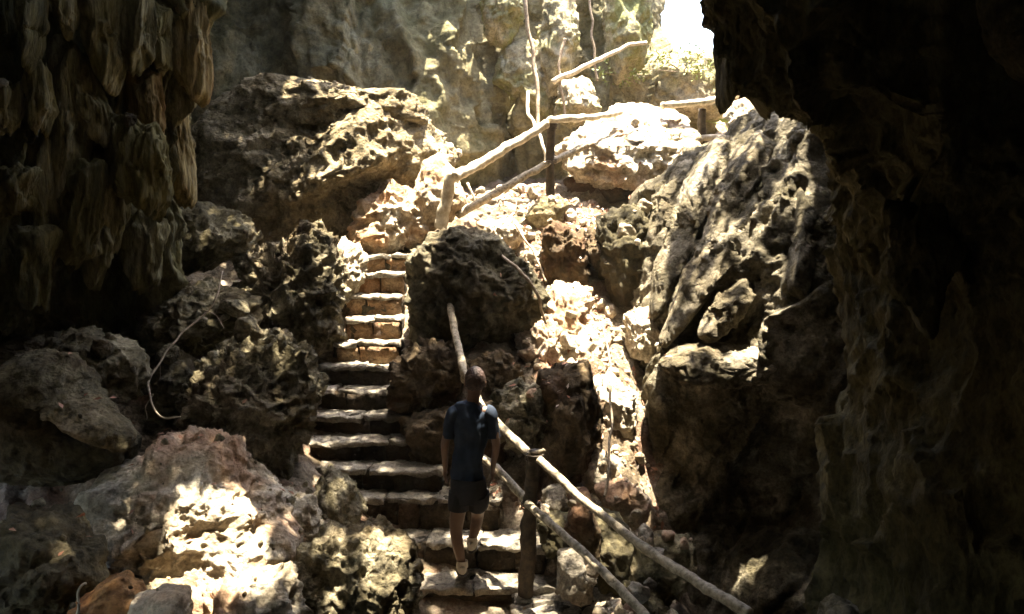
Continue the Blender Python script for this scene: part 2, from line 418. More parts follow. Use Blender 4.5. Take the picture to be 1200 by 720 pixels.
_a = np.array([905 - 765, 0, -(165 - 400)], float); _a /= np.linalg.norm(_a); AN = np.eye(3) - .9 * np.outer(_a, _a)
def d_ridge(V):
    q = V + .22 * fbm(V * 1.1, 3)[:, None]
    qa = q @ AN.T
    up_ = sm(1.1, 1.7, V[:, 2])
    w1, w2, wc = worley(qa * 1.9)
    h = (.12 + .42 * up_) * ridge(qa * .95, 4, .42) + (.10 + .12 * up_) * (wc - .5) + .22 * np.clip(w2 - w1, 0, .5)
    sc_ = (V @ np.array([-_a[2], 0, _a[0]])) * 1.45 + .9 * fbm(V * .7 + 4, 3)
    fr_ = sc_ - np.floor(sc_)
    h = h * (1 - .6 * up_) + up_ * .24 * fr_ ** 1.6 * (1 - sm(.93, 1, fr_))
    w1, w2, wc = worley((q + .05 * fbm(q * 6, 2)[:, None]) * 6.5)
    h += (.03 + .025 * up_) * (w1 - .45) + (.02 + .02 * up_) * (wc - .5) + .05 * fbm(V * 7, 4) + .04 * ridge(qa * 4, 3)
    return h
V, Fc = loft(rows, 300, 200, d_ridge, flip=True)
tag(mesh_from("ridged_rock_slope", V, Fc, M['ridge'], loc=np.zeros(3)), kind='structure', label="rough diagonal limestone slope falling to a sheer dark face on the right")
RIBS = [([(858, 150), (880, 158), (852, 205), (824, 250), (797, 300), (770, 365), (752, 374), (760, 320), (788, 262), (812, 205)], 10.35, .42, 60),
 ([(925, 180), (946, 190), (922, 225), (877, 265), (840, 310), (802, 365), (780, 402), (765, 396), (788, 340), (833, 275), (880, 215)], 9.55, .42, 64),
 ([(945, 212), (957, 240), (952, 300), (930, 348), (913, 336), (930, 280)], 8.95, .3, 36),
 ([(880, 326), (888, 348), (860, 380), (826, 402), (815, 392), (843, 348)], 8.95, .3, 40),
 ([(902, 148), (926, 163), (888, 200), (853, 250), (832, 300), (812, 302), (836, 230), (868, 178)], 9.95, .4, 52),
 ([(800, 190), (822, 182), (800, 225), (775, 262), (760, 300), (752, 280), (770, 232)], 11.0, .4, 40),
 ([(770, 428), (800, 408), (850, 404), (905, 412), (945, 430), (900, 446), (845, 450), (795, 446)], 8.75, .38, 56)]
# rear wall behind the camera
rows = []
for zz in (12, 8, 5, 2, -2):
    rows.append([np.array([x, -7.0 - .06 * (16 - x * x), zz]) for x in (-6, -3, 0, 3, 6)])
V, Fc = loft(rows, 60, 80, lambda V: .4 * fbm(V * .6, 4))
tag(mesh_from("rear_cave_wall", V, Fc, M['flow'], loc=np.zeros(3)), kind='structure')

# unseen roof, its openings shaped to throw the sun patches
ax_ = np.arange(-16, 13, .14); ay_ = np.arange(-10, 27, .14)
RX, RY = np.meshgrid(ax_, ay_)
q = np.c_[RX.ravel(), RY.ravel(), np.zeros(RX.size)]
rz = 8.0 + .05 * np.clip(q[:, 1], 0, 30) + .7 * fbm(q * .35, 4) + .25 * ridge(q * 1.1, 4)
RV = np.c_[q[:, :2], rz]
def inpoly(x, y, poly):
    ins = np.zeros(len(x), bool); n = len(poly)
    for i in range(n):
        x1, y1 = poly[i]; x2, y2 = poly[(i + 1) % n]
        c = ((y1 > y) != (y2 > y)) & (x < (x2 - x1) * (y - y1) / (y2 - y1 + 1e-12) + x1)
        ins ^= c
    return ins
zt = 2.5
t = (RV[:, 2] - zt) / SUN[2]
Tx = RV[:, 0] - SUN[0] * t; Ty = RV[:, 1] - SUN[1] * t
jx = .35 * fbm(q * 1.7 + 5, 4); jy = .35 * fbm(q * 1.7 + 25, 4)
polyA = [(-2.35, 10.0), (-1.0, 9.75), (-.7, 10.2), (.1, 10.35), (.35, 9.6), (.55, 9.0), (1.1, 8.7), (1.5, 8.6), (1.7, 9.2), (1.85, 10.6), (1.95, 11.9), (3.4, 12.0), (4.4, 13), (6, 20), (6.5, 27), (0, 27), (-1.5, 17.5), (-1.9, 13.5), (-2.7, 10.8)]
polyB = [(-2.45, 6.2), (-2.25, 6.05), (-1.95, 5.85), (-1.5, 5.9), (-1.45, 6.3), (-1.65, 6.55), (-1.75, 6.85), (-2.1, 6.9), (-2.2, 6.7), (-2.4, 6.65)]
polyC = [(-2.9, 8.1), (-2.85, 5.4), (-1.2, 5.5), (.6, 5.9), (1.5, 6.8), (1.9, 8.4), (3.6, 8.4), (3.8, 12.2), (1.5, 12.2), (.3, 10.4), (-1, 10.3), (-2.3, 11.2), (-1.9, 11.5), (-1.8, 14.2), (-3.9, 14.2), (-3.7, 9)]
hole = inpoly(Tx + jx, Ty + jy, polyC) | inpoly(Tx + jx, Ty + jy, polyA) | inpoly(Tx + jx * .6, Ty + jy * .6, polyB)
Fc = gridfaces(*RX.shape)
Fc = Fc[~hole[Fc].any(1)]
Fc = Fc[:, ::-1]
# keep only used verts
def compact(V, Fc):
    u, inv = np.unique(Fc, return_inverse=True); return V[u], inv.reshape(Fc.shape)
V, Fc = compact(RV, Fc)
roof = mesh_from("cave_roof", V, Fc, M['flow'], loc=np.zeros(3)); tag(roof, kind='structure')
md = roof.modifiers.new("thick", 'SOLIDIFY'); md.thickness = .22; md.offset = -1

# ------------------------------------------------------------------ rocks
def poly_radius(poly, cx, cy, nth=360, smooth=5):
    th = np.linspace(-math.pi, math.pi, nth, endpoint=False)
    dx, dy = np.cos(th), np.sin(th); rad = np.zeros(nth)
    n = len(poly)
    for i in range(n):
        x1, y1 = poly[i][0] - cx, poly[i][1] - cy; x2, y2 = poly[(i + 1) % n][0] - cx, poly[(i + 1) % n][1] - cy
        ex, ey = x2 - x1, y2 - y1
        den = dx * ey - dy * ex
        den = np.where(np.abs(den) < 1e-9, 1e-9, den)
        tt = (x1 * ey - y1 * ex) / den; s = (x1 * dy - y1 * dx) / den
        ok = (tt > 0) & (s >= -1e-6) & (s <= 1 + 1e-6)
        rad = np.where(ok, np.maximum(rad, tt), rad)
    rad = np.where(rad <= 0, rad[rad > 0].mean(), rad)
    k = np.hanning(2 * smooth + 3)[1:-1]; k /= k.sum()
    pad = np.r_[rad[-smooth - 1:], rad, rad[:smooth + 1]]
    rad = np.convolve(pad, k, 'same')[smooth + 1:-(smooth + 1)]
    return lambda a: np.interp(a, np.r_[th, math.pi], np.r_[rad, rad[0]])
_seed = [0]
def rock(name, poly, D, thick, mat, label=None, cat='boulder', n=48, amp=1.0, pit=0., aniso=None, flute=0., strata=0., cuts=10, box=.8, parent=None, group=None, lean=.35):
    _seed[0] += 1; sd = _seed[0] * 13.7; rg = np.random.default_rng(_seed[0] + 100)
    W = [P(px, py, D) for px, py in poly]
    pl = [(p[0], p[2]) for p in W]
    A = np.array(pl); cx = (A[:, 0].min() + A[:, 0].max()) / 2; cz = (A[:, 1].min() + A[:, 1].max()) / 2
    rf = poly_radius(pl, cx, cz)
    n = max(12, int(n * .86)) if n > 30 else n
    d, Fc = sphere_dirs(n)
    # facet cuts on the unit ball
    u = d.copy()
    for _ in range(cuts):
        nrm = rg.normal(size=3); nrm[1] = -abs(nrm[1]) * 1.3; nrm /= np.linalg.norm(nrm)
        h = rg.uniform(.62, .88); ex = u @ nrm - h
        u = u - np.clip(ex, 0, None)[:, None] * nrm * .8
    rho = np.hypot(d[:, 0], d[:, 2]); a = np.arctan2(d[:, 2], d[:, 0])
    ur = np.hypot(u[:, 0], u[:, 2]) / np.maximum(rho, 1e-6)
    rr = rf(a)
    f = rho ** box * np.where(rho > .92, 1, ur + (1 - ur) * sm(.6, .92, rho))
    V = np.c_[cx + np.cos(a) * rr * f, D + thick * .22 + thick * np.where(u[:, 1] > 0, .5, 1) * np.sign(u[:, 1]) * np.abs(u[:, 1]) ** .85, cz + np.sin(a) * rr * f]
    s = rr.mean()
    nr = np.c_[d[:, 0] / s, d[:, 1] / thick, d[:, 2] / s]; nr /= np.linalg.norm(nr, axis=1)[:, None]
    q = V + sd
    qa = q @ aniso.T if aniso is not None else q
    h = amp * s * (.16 * fbm(q * (1.3 / s), 3) + .12 * ridge(qa * (2.2 / s), 4, .55))
    h += amp * .035 * fbm(q * 8, 3)
    if aniso is not None: h += amp * .16 * ridge(qa * 1.5, 4, .5)
    if pit:
        w1, w2, wc = worley((q + .06 * fbm(q * 5, 2)[:, None]) * 7.5)
        h += pit * (.055 * (w1 - .45) + .05 * (wc - .5))
        w1, w2, wc = worley(q * 17); h += pit * .022 * (w1 - .45)
    if flute:
        qf = q * np.array([1, 1, .16]) + .1 * fbm(q * 1.2, 2)[:, None]
        h += flute * (.09 * ridge(qf * 4.2, 3) + .03 * ridge(qf * 12, 2))
    if strata:
        zz = V[:, 2] * 4.2 + .9 * fbm(q * .9, 3)
        h += strata * .13 * (np.abs((zz % 1) - .5) * 2) ** .6 - strata * .07
    V = V + nr * h[:, None]
    V[:, 1] += lean * (V[:, 2] - cz)
    o = mesh_from(name, V, Fc, M[mat], parent=parent)
    if label: tag(o, label, cat, group)
    return o

def aniso(px1, py1, px2, py2, k=.22):
    """noise drawn out along the direction seen from one photo point to another"""
    a = np.array([px2 - px1, 0, -(py2 - py1)], float); a /= np.linalg.norm(a)
    return np.eye(3) - (1 - k) * np.outer(a, a)

# drapes that hang off the left wall
dr = [
 ([(58, 40), (95, 52), (99, 190), (82, 262), (60, 190)], 7.9, .3, 'flowlight', 34),
 ([(16, 150), (58, 160), (64, 290), (42, 362), (18, 290)], 7.7, .3, 'flowlight', 34),
 ([(150, 78), (186, 90), (192, 150), (178, 165), (152, 150)], 8.5, .3, 'flowochre', 28),
 ([(108, 150), (140, 160), (148, 250), (132, 300), (108, 260)], 8.3, .3, 'flowlight', 32),
 ([(140, 235), (172, 245), (192, 262), (188, 330), (165, 350), (146, 300)], 8.6, .3, 'flowlight', 32),
 ([(86, 215), (118, 225), (128, 300), (108, 345), (88, 300)], 8.1, .3, 'flowlight', 32),
 ([(196, -30), (238, -30), (243, 60), (244, 110), (232, 126), (214, 105), (203, 60)], 8.9, .35, 'flowochre', 40),
 ([(190, 80), (214, 100), (222, 180), (229, 245), (207, 240), (192, 160)], 9.1, .3, 'flowochre', 36),
 ([(127, 137), (150, 140), (182, 147), (195, 187), (194, 235), (180, 258), (150, 238), (131, 200)], 8.1, .35, 'flowlight', 44),
 ([(90, -20), (140, -20), (143, 80), (131, 116), (117, 84)], 8.0, .3, 'flowlight', 36),
 ([(142, -20), (172, -20), (174, 60), (157, 92), (146, 70)], 8.2, .3, 'flow', 30),
 ([(166, -10), (194, 15), (199, 84), (186, 92), (172, 60)], 8.5, .3, 'flowlight', 34),
 ([(84, 55), (104, 66), (127, 132), (122, 172), (97, 150)], 8.0, .3, 'flowlight', 34),
 ([(56, -20), (80, -20), (83, 34), (72, 43)], 7.6, .25, 'flowlight', 28),
 ([(-10, 110), (20, 98), (14, 148), (-6, 162)], 7.3, .3, 'flowlight', 28),
 ([(-20, 200), (46, 196), (30, 245), (0, 258), (-20, 240)], 7.4, .35, 'flowlight', 32),
 ([(178, 240), (196, 262), (209, 335), (190, 345), (176, 300)], 9.0, .3, 'flowlight', 30),
 ([(30, 95), (52, 70), (60, 130), (46, 165)], 7.5, .25, 'flowlight', 26),
 ([(20, -20), (50, -20), (40, 60), (28, 90)], 7.3, .3, 'flow', 28),
 ([(60, 180), (120, 190), (110, 290), (80, 320)], 7.9, .3, 'flow', 34),
 ([(0, 260), (60, 270), (50, 360), (10, 390), (-20, 350)], 7.5, .35, 'flow', 32),
]
for pl, D, th, m, n in dr:
    rock("flowstone_drape", pl, D + .18, th * .9, m, None, n=n, flute=1.3, cuts=3, parent=left, box=.7, amp=.6, lean=0)
# tooth of rock that hangs at the edge of the right wall
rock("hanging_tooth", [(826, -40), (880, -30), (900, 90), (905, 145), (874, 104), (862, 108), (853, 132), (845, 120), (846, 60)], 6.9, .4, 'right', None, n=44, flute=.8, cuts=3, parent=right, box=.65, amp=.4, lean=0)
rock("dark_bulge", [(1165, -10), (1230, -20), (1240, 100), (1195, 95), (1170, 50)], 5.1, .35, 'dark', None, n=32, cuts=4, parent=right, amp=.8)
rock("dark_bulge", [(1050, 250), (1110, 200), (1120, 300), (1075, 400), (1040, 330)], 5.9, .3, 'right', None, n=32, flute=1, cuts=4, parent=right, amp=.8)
rdg = bpy.data.objects["ridged_rock_slope"]
for pl, D, th, n in RIBS:
    rock("rock_rib", pl, D, th, 'rib', None, n=n, cuts=6, parent=rdg, amp=.9, pit=.7, lean=.55, box=.7)
# pale buttress of the back wall beside the opening
back = bpy.data.objects["back_cave_wall"]
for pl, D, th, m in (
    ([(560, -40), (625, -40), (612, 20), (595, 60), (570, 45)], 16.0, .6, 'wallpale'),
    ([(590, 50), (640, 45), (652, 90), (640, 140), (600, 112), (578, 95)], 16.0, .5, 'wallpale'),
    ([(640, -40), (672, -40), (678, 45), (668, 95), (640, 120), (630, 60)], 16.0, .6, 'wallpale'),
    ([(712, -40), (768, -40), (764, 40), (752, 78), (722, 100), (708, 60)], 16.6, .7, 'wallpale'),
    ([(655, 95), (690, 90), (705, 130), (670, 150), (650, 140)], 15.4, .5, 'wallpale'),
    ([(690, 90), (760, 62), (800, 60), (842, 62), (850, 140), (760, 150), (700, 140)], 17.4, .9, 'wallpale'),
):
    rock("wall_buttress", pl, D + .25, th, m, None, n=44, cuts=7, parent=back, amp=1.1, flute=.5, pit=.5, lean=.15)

E1 = aniso(900, 140, 770, 400)
B = []
def b(*a, **k): B.append(rock(*a, **k))
b("boulder", [(222, 150), (285, 92), (345, 92), (400, 105), (440, 108), (470, 100), (500, 138), (537, 182), (520, 218), (480, 232), (440, 265), (400, 292), (300, 300), (240, 270)], 12.5, 1.5, 'tan',
  "huge brown weathered boulder with an overhanging slab against the back wall", n=110, amp=1.05, pit=1.2, strata=.15, cuts=16, lean=.3)
rock("overhanging_slab", [(284, 92), (310, 84), (360, 92), (430, 106), (475, 104), (498, 128), (502, 148), (440, 142), (400, 150), (310, 150), (284, 120)], 12.45, .85, 'tan', None, n=70, amp=1.2, pit=1.1, strata=.4, lean=.5, parent=B[0])
b("boulder", [(192, 240), (230, 240), (280, 255), (298, 275), (282, 298), (262, 305), (225, 320), (200, 300)], 10.0, .55, 'grey', "rounded boulder tucked under the left flowstone wall below the huge boulder", n=56, pit=1)
b("boulder", [(265, 300), (330, 292), (345, 270), (370, 270), (388, 295), (400, 340), (398, 395), (365, 425), (325, 405), (290, 362)], 9.9, .6, 'pitted', "deeply pitted karst boulder left of the sunlit top steps", n=76, amp=1.2, pit=2.4, lean=0.15)
b("boulder", [(235, 425), (275, 398), (320, 396), (355, 425), (372, 455), (352, 515), (335, 560), (295, 570), (240, 530), (218, 470)], 8.1, .7, 'pitted', "big grey pitted boulder left of the middle steps", n=96, amp=1.0, pit=2.0, lean=0.2)
b("boulder", [(-30, 450), (20, 445), (70, 455), (115, 485), (158, 518), (150, 540), (100, 565), (-30, 570)], 7.0, .5, 'dark', "long sloping grey slab at the left edge", n=56, amp=.9, cuts=10, lean=-.1)
rock("slab_lit_top", [(-30, 440), (15, 422), (62, 427), (112, 462), (168, 506), (160, 522), (118, 506), (60, 478), (-30, 470)], 6.75, .35, 'grey', None, n=56, amp=.7, cuts=8, lean=.9, pit=.9, parent=B[-1])  # paler rock paints the lit top, the body below is darkened as shade
b("boulder", [(-30, 408), (80, 392), (130, 402), (162, 420), (168, 462), (140, 470), (60, 440), (-30, 440)], 7.8, .5, 'grey', "dark jagged rock behind the long sloping slab", n=60, amp=1.4, pit=1.3)
b("boulder", [(145, 388), (180, 352), (235, 335), (285, 350), (302, 375), (262, 402), (215, 412), (168, 408)], 9.2, .6, 'grey', "brown rock crossed by the curved pale vine", n=64, amp=1.3, pit=1.6, strata=.5)
b("boulder", [(178, 420), (205, 418), (238, 440), (228, 495), (180, 485)], 8.5, .4, 'dark', "small dark rock between the slab and the big pitted boulder", n=36, pit=1)
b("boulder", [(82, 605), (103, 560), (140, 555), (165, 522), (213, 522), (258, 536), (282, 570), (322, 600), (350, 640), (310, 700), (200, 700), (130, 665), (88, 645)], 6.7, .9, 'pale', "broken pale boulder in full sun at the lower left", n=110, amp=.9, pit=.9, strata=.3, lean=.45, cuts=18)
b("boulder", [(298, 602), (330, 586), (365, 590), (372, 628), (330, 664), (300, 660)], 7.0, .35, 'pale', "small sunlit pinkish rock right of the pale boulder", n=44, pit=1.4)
b("boulder", [(343, 660), (385, 632), (430, 632), (470, 655), (488, 690), (486, 760), (380, 770), (325, 725)], 6.3, .5, 'pitted', "grey honeycombed rock at the foot of the steps", n=92, amp=.9, pit=1.6)
b("boulder", [(366, 580), (384, 553), (410, 568), (424, 596), (418, 622), (385, 620)], 7.7, .3, 'pitted', "cobbly brown rock beside the sixth step from the bottom", n=40, amp=.7, pit=.9)
b("boulder", [(66, 740), (92, 702), (135, 678), (160, 700), (165, 760), (66, 770)], 5.4, .3, 'ochre', "smooth orange brown stone at the lower left corner", n=44, amp=.6, pit=0.5)
b("boulder", [(150, 705), (180, 695), (215, 697), (225, 760), (150, 760)], 5.3, .25, 'ochrepale', "small orange stone beside the smooth orange brown stone", n=32, amp=.7)
b("boulder", [(-20, 608), (45, 615), (100, 650), (118, 685), (85, 705), (40, 750), (-20, 750)], 5.7, .5, 'dark', "dark mossy rock in the lower left corner", n=60, amp=1.2, strata=.5)
b("boulder", [(205, 705), (260, 690), (330, 682), (352, 735), (200, 770)], 5.8, .4, 'pale', "low pinkish rubble rock at the bottom edge", n=52, amp=1.3, pit=2.)
b("boulder", [(478, 305), (498, 275), (545, 266), (590, 283), (622, 318), (638, 352), (628, 390), (600, 412), (560, 425), (500, 420), (480, 380)], 10.1, .75, 'domerock', "big dark dome shaped boulder right of the upper steps", n=96, amp=.95, pit=.9, cuts=16, lean=.12)
b("boulder", [(463, 430), (488, 405), (530, 407), (548, 440), (532, 482), (482, 505), (460, 470)], 9.2, .5, 'brown', "brown mossy rock below the dark dome boulder", n=56, pit=2, lean=0.05)
b("boulder", [(470, 490), (530, 480), (600, 470), (612, 540), (590, 610), (520, 610), (495, 560)], 8.8, .45, 'brown', "dark brown rock behind the person", n=52, pit=1., lean=0.02)
b("boulder", [(553, 428), (590, 414), (612, 440), (603, 472), (560, 455)], 9.3, .3, 'brown', "small brown rock right of the leaning pole", n=36, pit=1.5, lean=0.1)
b("boulder", [(585, 470), (612, 455), (640, 455), (652, 500), (628, 532), (590, 515)], 8.6, .35, 'pitted', "knobbly brown rock above the railing post", n=44, pit=2.2, lean=0.1)
b("boulder", [(632, 440), (690, 428), (706, 480), (694, 560), (650, 578), (628, 525)], 8.6, .5, 'brown', "reddish brown upright rock beside the debris gully", n=52, amp=1., pit=1., lean=0.02)
b("boulder", [(698, 262), (718, 245), (752, 240), (768, 290), (752, 352), (722, 372), (706, 325)], 11.0, .6, 'dark', "dark grey upright rock in the middle of the sunlit slope", n=48, pit=1.2, lean=0.02, cuts=8)
b("boulder", [(636, 268), (662, 262), (684, 280), (690, 330), (660, 345), (640, 318)], 11.0, .5, 'brown', "brown rock on the sunlit slope left of the upright rock", n=44, pit=1.6, lean=0.05)
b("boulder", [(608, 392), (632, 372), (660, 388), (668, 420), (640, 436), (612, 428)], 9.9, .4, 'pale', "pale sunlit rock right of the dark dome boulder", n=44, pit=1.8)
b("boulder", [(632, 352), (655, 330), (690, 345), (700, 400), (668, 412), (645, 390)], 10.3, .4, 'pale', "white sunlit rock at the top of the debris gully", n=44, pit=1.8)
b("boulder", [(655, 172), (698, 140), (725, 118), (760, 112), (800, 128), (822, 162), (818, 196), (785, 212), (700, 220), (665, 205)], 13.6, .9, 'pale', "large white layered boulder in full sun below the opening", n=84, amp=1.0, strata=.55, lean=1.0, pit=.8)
b("boulder", [(662, 205), (720, 212), (800, 205), (795, 238), (700, 246), (663, 228)], 13.5, .7, 'brown', "low dark rock under the white layered boulder", n=44)
b("boulder", [(614, 255), (632, 232), (655, 228), (668, 240), (656, 264), (630, 268)], 12.0, .3, 'grey', "small grey stone on the upper path below the tall post", n=32)
b("boulder", [(412, 270), (428, 232), (460, 215), (485, 228), (512, 258), (490, 285), (450, 296), (420, 292)], 11.6, .5, 'ochrepale', "orange and white rock at the head of the steps", n=60, amp=1.2, pit=1.8)
b("boulder", [(478, 240), (495, 190), (512, 176), (535, 202), (545, 240), (530, 262), (495, 262)], 11.7, .4, 'ochrepale', "smooth orange rock leaning beside the upper railing", n=48, amp=.8)
b("boulder", [(385, 300), (400, 280), (420, 290), (425, 320), (412, 355), (398, 345)], 10.7, .3, 'pale', "white sunlit stone left of the top steps", n=36, pit=1.5)
b("boulder", [(955, 740), (968, 714), (985, 704), (1008, 716), (1015, 740)], 4.9, .2, 'pitted', "small pale stone at the bottom edge right of the railing", n=24)
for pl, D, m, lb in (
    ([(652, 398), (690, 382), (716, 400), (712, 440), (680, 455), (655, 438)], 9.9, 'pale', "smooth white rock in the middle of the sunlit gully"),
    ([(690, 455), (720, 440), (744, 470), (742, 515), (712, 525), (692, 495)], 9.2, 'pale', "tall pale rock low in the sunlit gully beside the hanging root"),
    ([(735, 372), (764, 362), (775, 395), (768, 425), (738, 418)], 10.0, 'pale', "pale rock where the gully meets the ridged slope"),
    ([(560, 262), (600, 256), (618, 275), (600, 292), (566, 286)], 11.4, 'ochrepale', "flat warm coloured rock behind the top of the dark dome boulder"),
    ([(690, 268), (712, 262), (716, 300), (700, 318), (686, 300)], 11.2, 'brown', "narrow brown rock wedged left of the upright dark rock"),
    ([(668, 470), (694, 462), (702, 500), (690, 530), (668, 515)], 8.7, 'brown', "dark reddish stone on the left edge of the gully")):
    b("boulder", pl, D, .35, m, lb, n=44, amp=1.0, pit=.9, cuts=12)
# blocks along the right side of the steps
for pl, D, m, lb in (
    ([(636, 582), (660, 574), (678, 586), (672, 608), (640, 606)], 7.9, 'step', "squared pale block behind the railing post"),
    ([(632, 612), (668, 606), (678, 628), (672, 650), (638, 648)], 7.5, 'dark', "dark block right of the second step"),
    ([(668, 590), (690, 582), (700, 620), (700, 665), (676, 660), (664, 620)], 7.3, 'brown', "short dark upright stone seen behind the rail"),
    ([(692, 605), (725, 610), (750, 640), (746, 690), (700, 690), (688, 650)], 7.3, 'dark', "dark flat faced rock between the two rails"),
    ([(745, 645), (780, 636), (812, 640), (818, 668), (770, 720), (740, 700)], 6.9, 'grey', "grey rock with a bright top just above the lower rail"),
    ([(676, 545), (700, 528), (722, 545), (718, 572), (684, 570)], 8.5, 'pale', "white stone at the foot of the debris gully"),
    ([(655, 655), (680, 648), (700, 672), (690, 700), (656, 694)], 7.0, 'step', "pale rounded stone right of the bottom step"),
    ([(700, 575), (735, 566), (762, 590), (755, 620), (712, 612)], 8.0, 'pale', "pinkish stone at the bottom of the gully"),
    ([(735, 690), (770, 700), (790, 740), (730, 750)], 6.6, 'grey', "low grey stone at the bottom edge below the rail"),
):
    b("boulder", pl, D, .28, m, lb, n=32, amp=.9, pit=.8, cuts=12, box=.6)

# ------------------------------------------------------------------ the stone steps
SD = [  # left px, right px, front edge py, D, tread depth
    (600, 790, 722, 6.85, .45),
    (485, 672, 688, 7.3, .48), (424, 648, 637, 7.7, .48), (374, 590, 585, 8.1, .45), (372, 520, 549, 8.4, .40), (362, 508, 517, 8.7, .40), (360, 485, 487, 9.0, .40),
    (354, 470, 457, 9.3, .40), (370, 468, 430, 9.6, .40), (392, 470, 402, 9.9, .40), (403, 470, 374, 10.2, .40), (401, 472, 347, 10.5, .40), (407, 475, 321, 10.8, .40), (422, 480, 299, 11.1, .45)]
stairs = empty("stone_steps", tuple(P(560, 690, 7.3)), "irregular stone steps climbing from the foot of the railing to the bright opening", "stairs")
def block(name, x0, x1, y0, y1, z0, z1, mat, parent, n=4, rnd=.18, amp=.012, yaw=0.):
    V, Fc = cubesphere(n)
    sph = V / np.linalg.norm(V, axis=1)[:, None]
    V = V * (1 - rnd) + sph * rnd * 1.15
    h = np.array([x1 - x0, y1 - y0, z1 - z0]) / 2
    V = V * h
    V = V + (np.stack([fbm(V * 9 + rng.uniform(0, 90), 2), fbm(V * 9 + rng.uniform(0, 90), 2), fbm(V * 9 + rng.uniform(0, 90), 2)], 1)) * amp * 3
    c, s = math.cos(yaw), math.sin(yaw)
    V = np.c_[V[:, 0] * c - V[:, 1] * s, V[:, 0] * s + V[:, 1] * c, V[:, 2]]
    return mesh_from(name, V + np.array([(x0 + x1) / 2, (y0 + y1) / 2, (z0 + z1) / 2]), Fc, M[mat], parent=parent)
for k, (l, r, py, D, td) in enumerate(SD):
    A = P(l, py, D); Bp = P(r, py, D); top = A[2]
    zlow = P(l, SD[k - 1][2], SD[k - 1][3])[2] if k else top - .3
    x0, x1 = A[0], Bp[0]
    yaw = {1: .05, 2: -.12, 3: -.06}.get(k, rng.uniform(-.04, .04))
    n = 10 if k < 7 else 8
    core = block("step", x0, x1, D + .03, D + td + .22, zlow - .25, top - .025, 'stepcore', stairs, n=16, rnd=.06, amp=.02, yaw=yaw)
    # tread stones
    W = x1 - x0; cxm = (x0 + x1) / 2; cym = D + td / 2 + .1
    nst = max(2, int(round(W / .62)))
    rowsn = 2 if k < 2 else 1
    for rw in range(rowsn):
        cuts_ = np.sort(np.r_[0, 1, (np.arange(1, nst) + rng.uniform(-.35, .35, nst - 1)) / nst])
        for j in range(nst):
            a0, a1 = x0 + W * cuts_[j] + .006, x0 + W * cuts_[j + 1] - .006
            dy = rng.uniform(-.06, .035) if rw == 0 else 0
            yy0 = D - .02 + dy + rw * (td + .14) * .52; yy1 = D + (td + .14) * (.52 if rowsn == 2 else 1) * (1 + rw) - .01
            # rotate about the step centre
            mx, my = (a0 + a1) / 2 - cxm, (yy0 + yy1) / 2 - cym
            rx = cxm + mx * math.cos(yaw) - my * math.sin(yaw); ry = cym + mx * math.sin(yaw) + my * math.cos(yaw)
            hx, hy = (a1 - a0) / 2, (yy1 - yy0) / 2
            tz = top + rng.uniform(-.014, .012)
            block("tread_stone", rx - hx, rx + hx, ry - hy, ry + hy, tz - .05, tz, 'step', core, n=12 if k < 6 else 8, rnd=.10, amp=.016, yaw=yaw + rng.uniform(-.05, .05))
    # riser stones, one course set back below the treads
    nr_ = max(2, int(round(W / .38)))
    cuts_ = np.sort(np.r_[0, 1, (np.arange(1, nr_) + rng.uniform(-.3, .3, nr_ - 1)) / nr_])
    for j in range(nr_):
        a0, a1 = x0 + .02 + (W - .04) * cuts_[j] + .005, x0 + .02 + (W - .04) * cuts_[j + 1] - .005
        mx = (a0 + a1) / 2 - cxm; my = D + .03 + rng.uniform(-.015, .015) - cym
        rx = cxm + mx * math.cos(yaw) - my * math.sin(yaw); ry = cym + mx * math.sin(yaw) + my * math.cos(yaw)
        block("riser_stone", rx - (a1 - a0) / 2, rx + (a1 - a0) / 2, ry - .03, ry + .07, zlow - .04, top - .045, 'riser' if k > 8 else 'risershade', core, n=4, rnd=.14, amp=.012, yaw=yaw)
# upper path edging steps
ups = empty("path_step", tuple(P(610, 246, 12.3)), "low stone step edging the upper path beside the tall post", "step")
a, c = P(560, 234, 12.6), P(650, 234, 12.6)
core = block("step", a[0], c[0], 12.6, 13.2, a[2] - .3, a[2] - .02, 'riser', ups, n=12, rnd=.08, amp=.02)
for j in range(4):
    x0 = a[0] + (c[0] - a[0]) * j / 4
    block("tread_stone", x0 + .006, x0 + (c[0] - a[0]) / 4 - .006, 12.56, 13.1, a[2] - .08, a[2] + rng.uniform(-.01, .012), 'step', core, n=6)

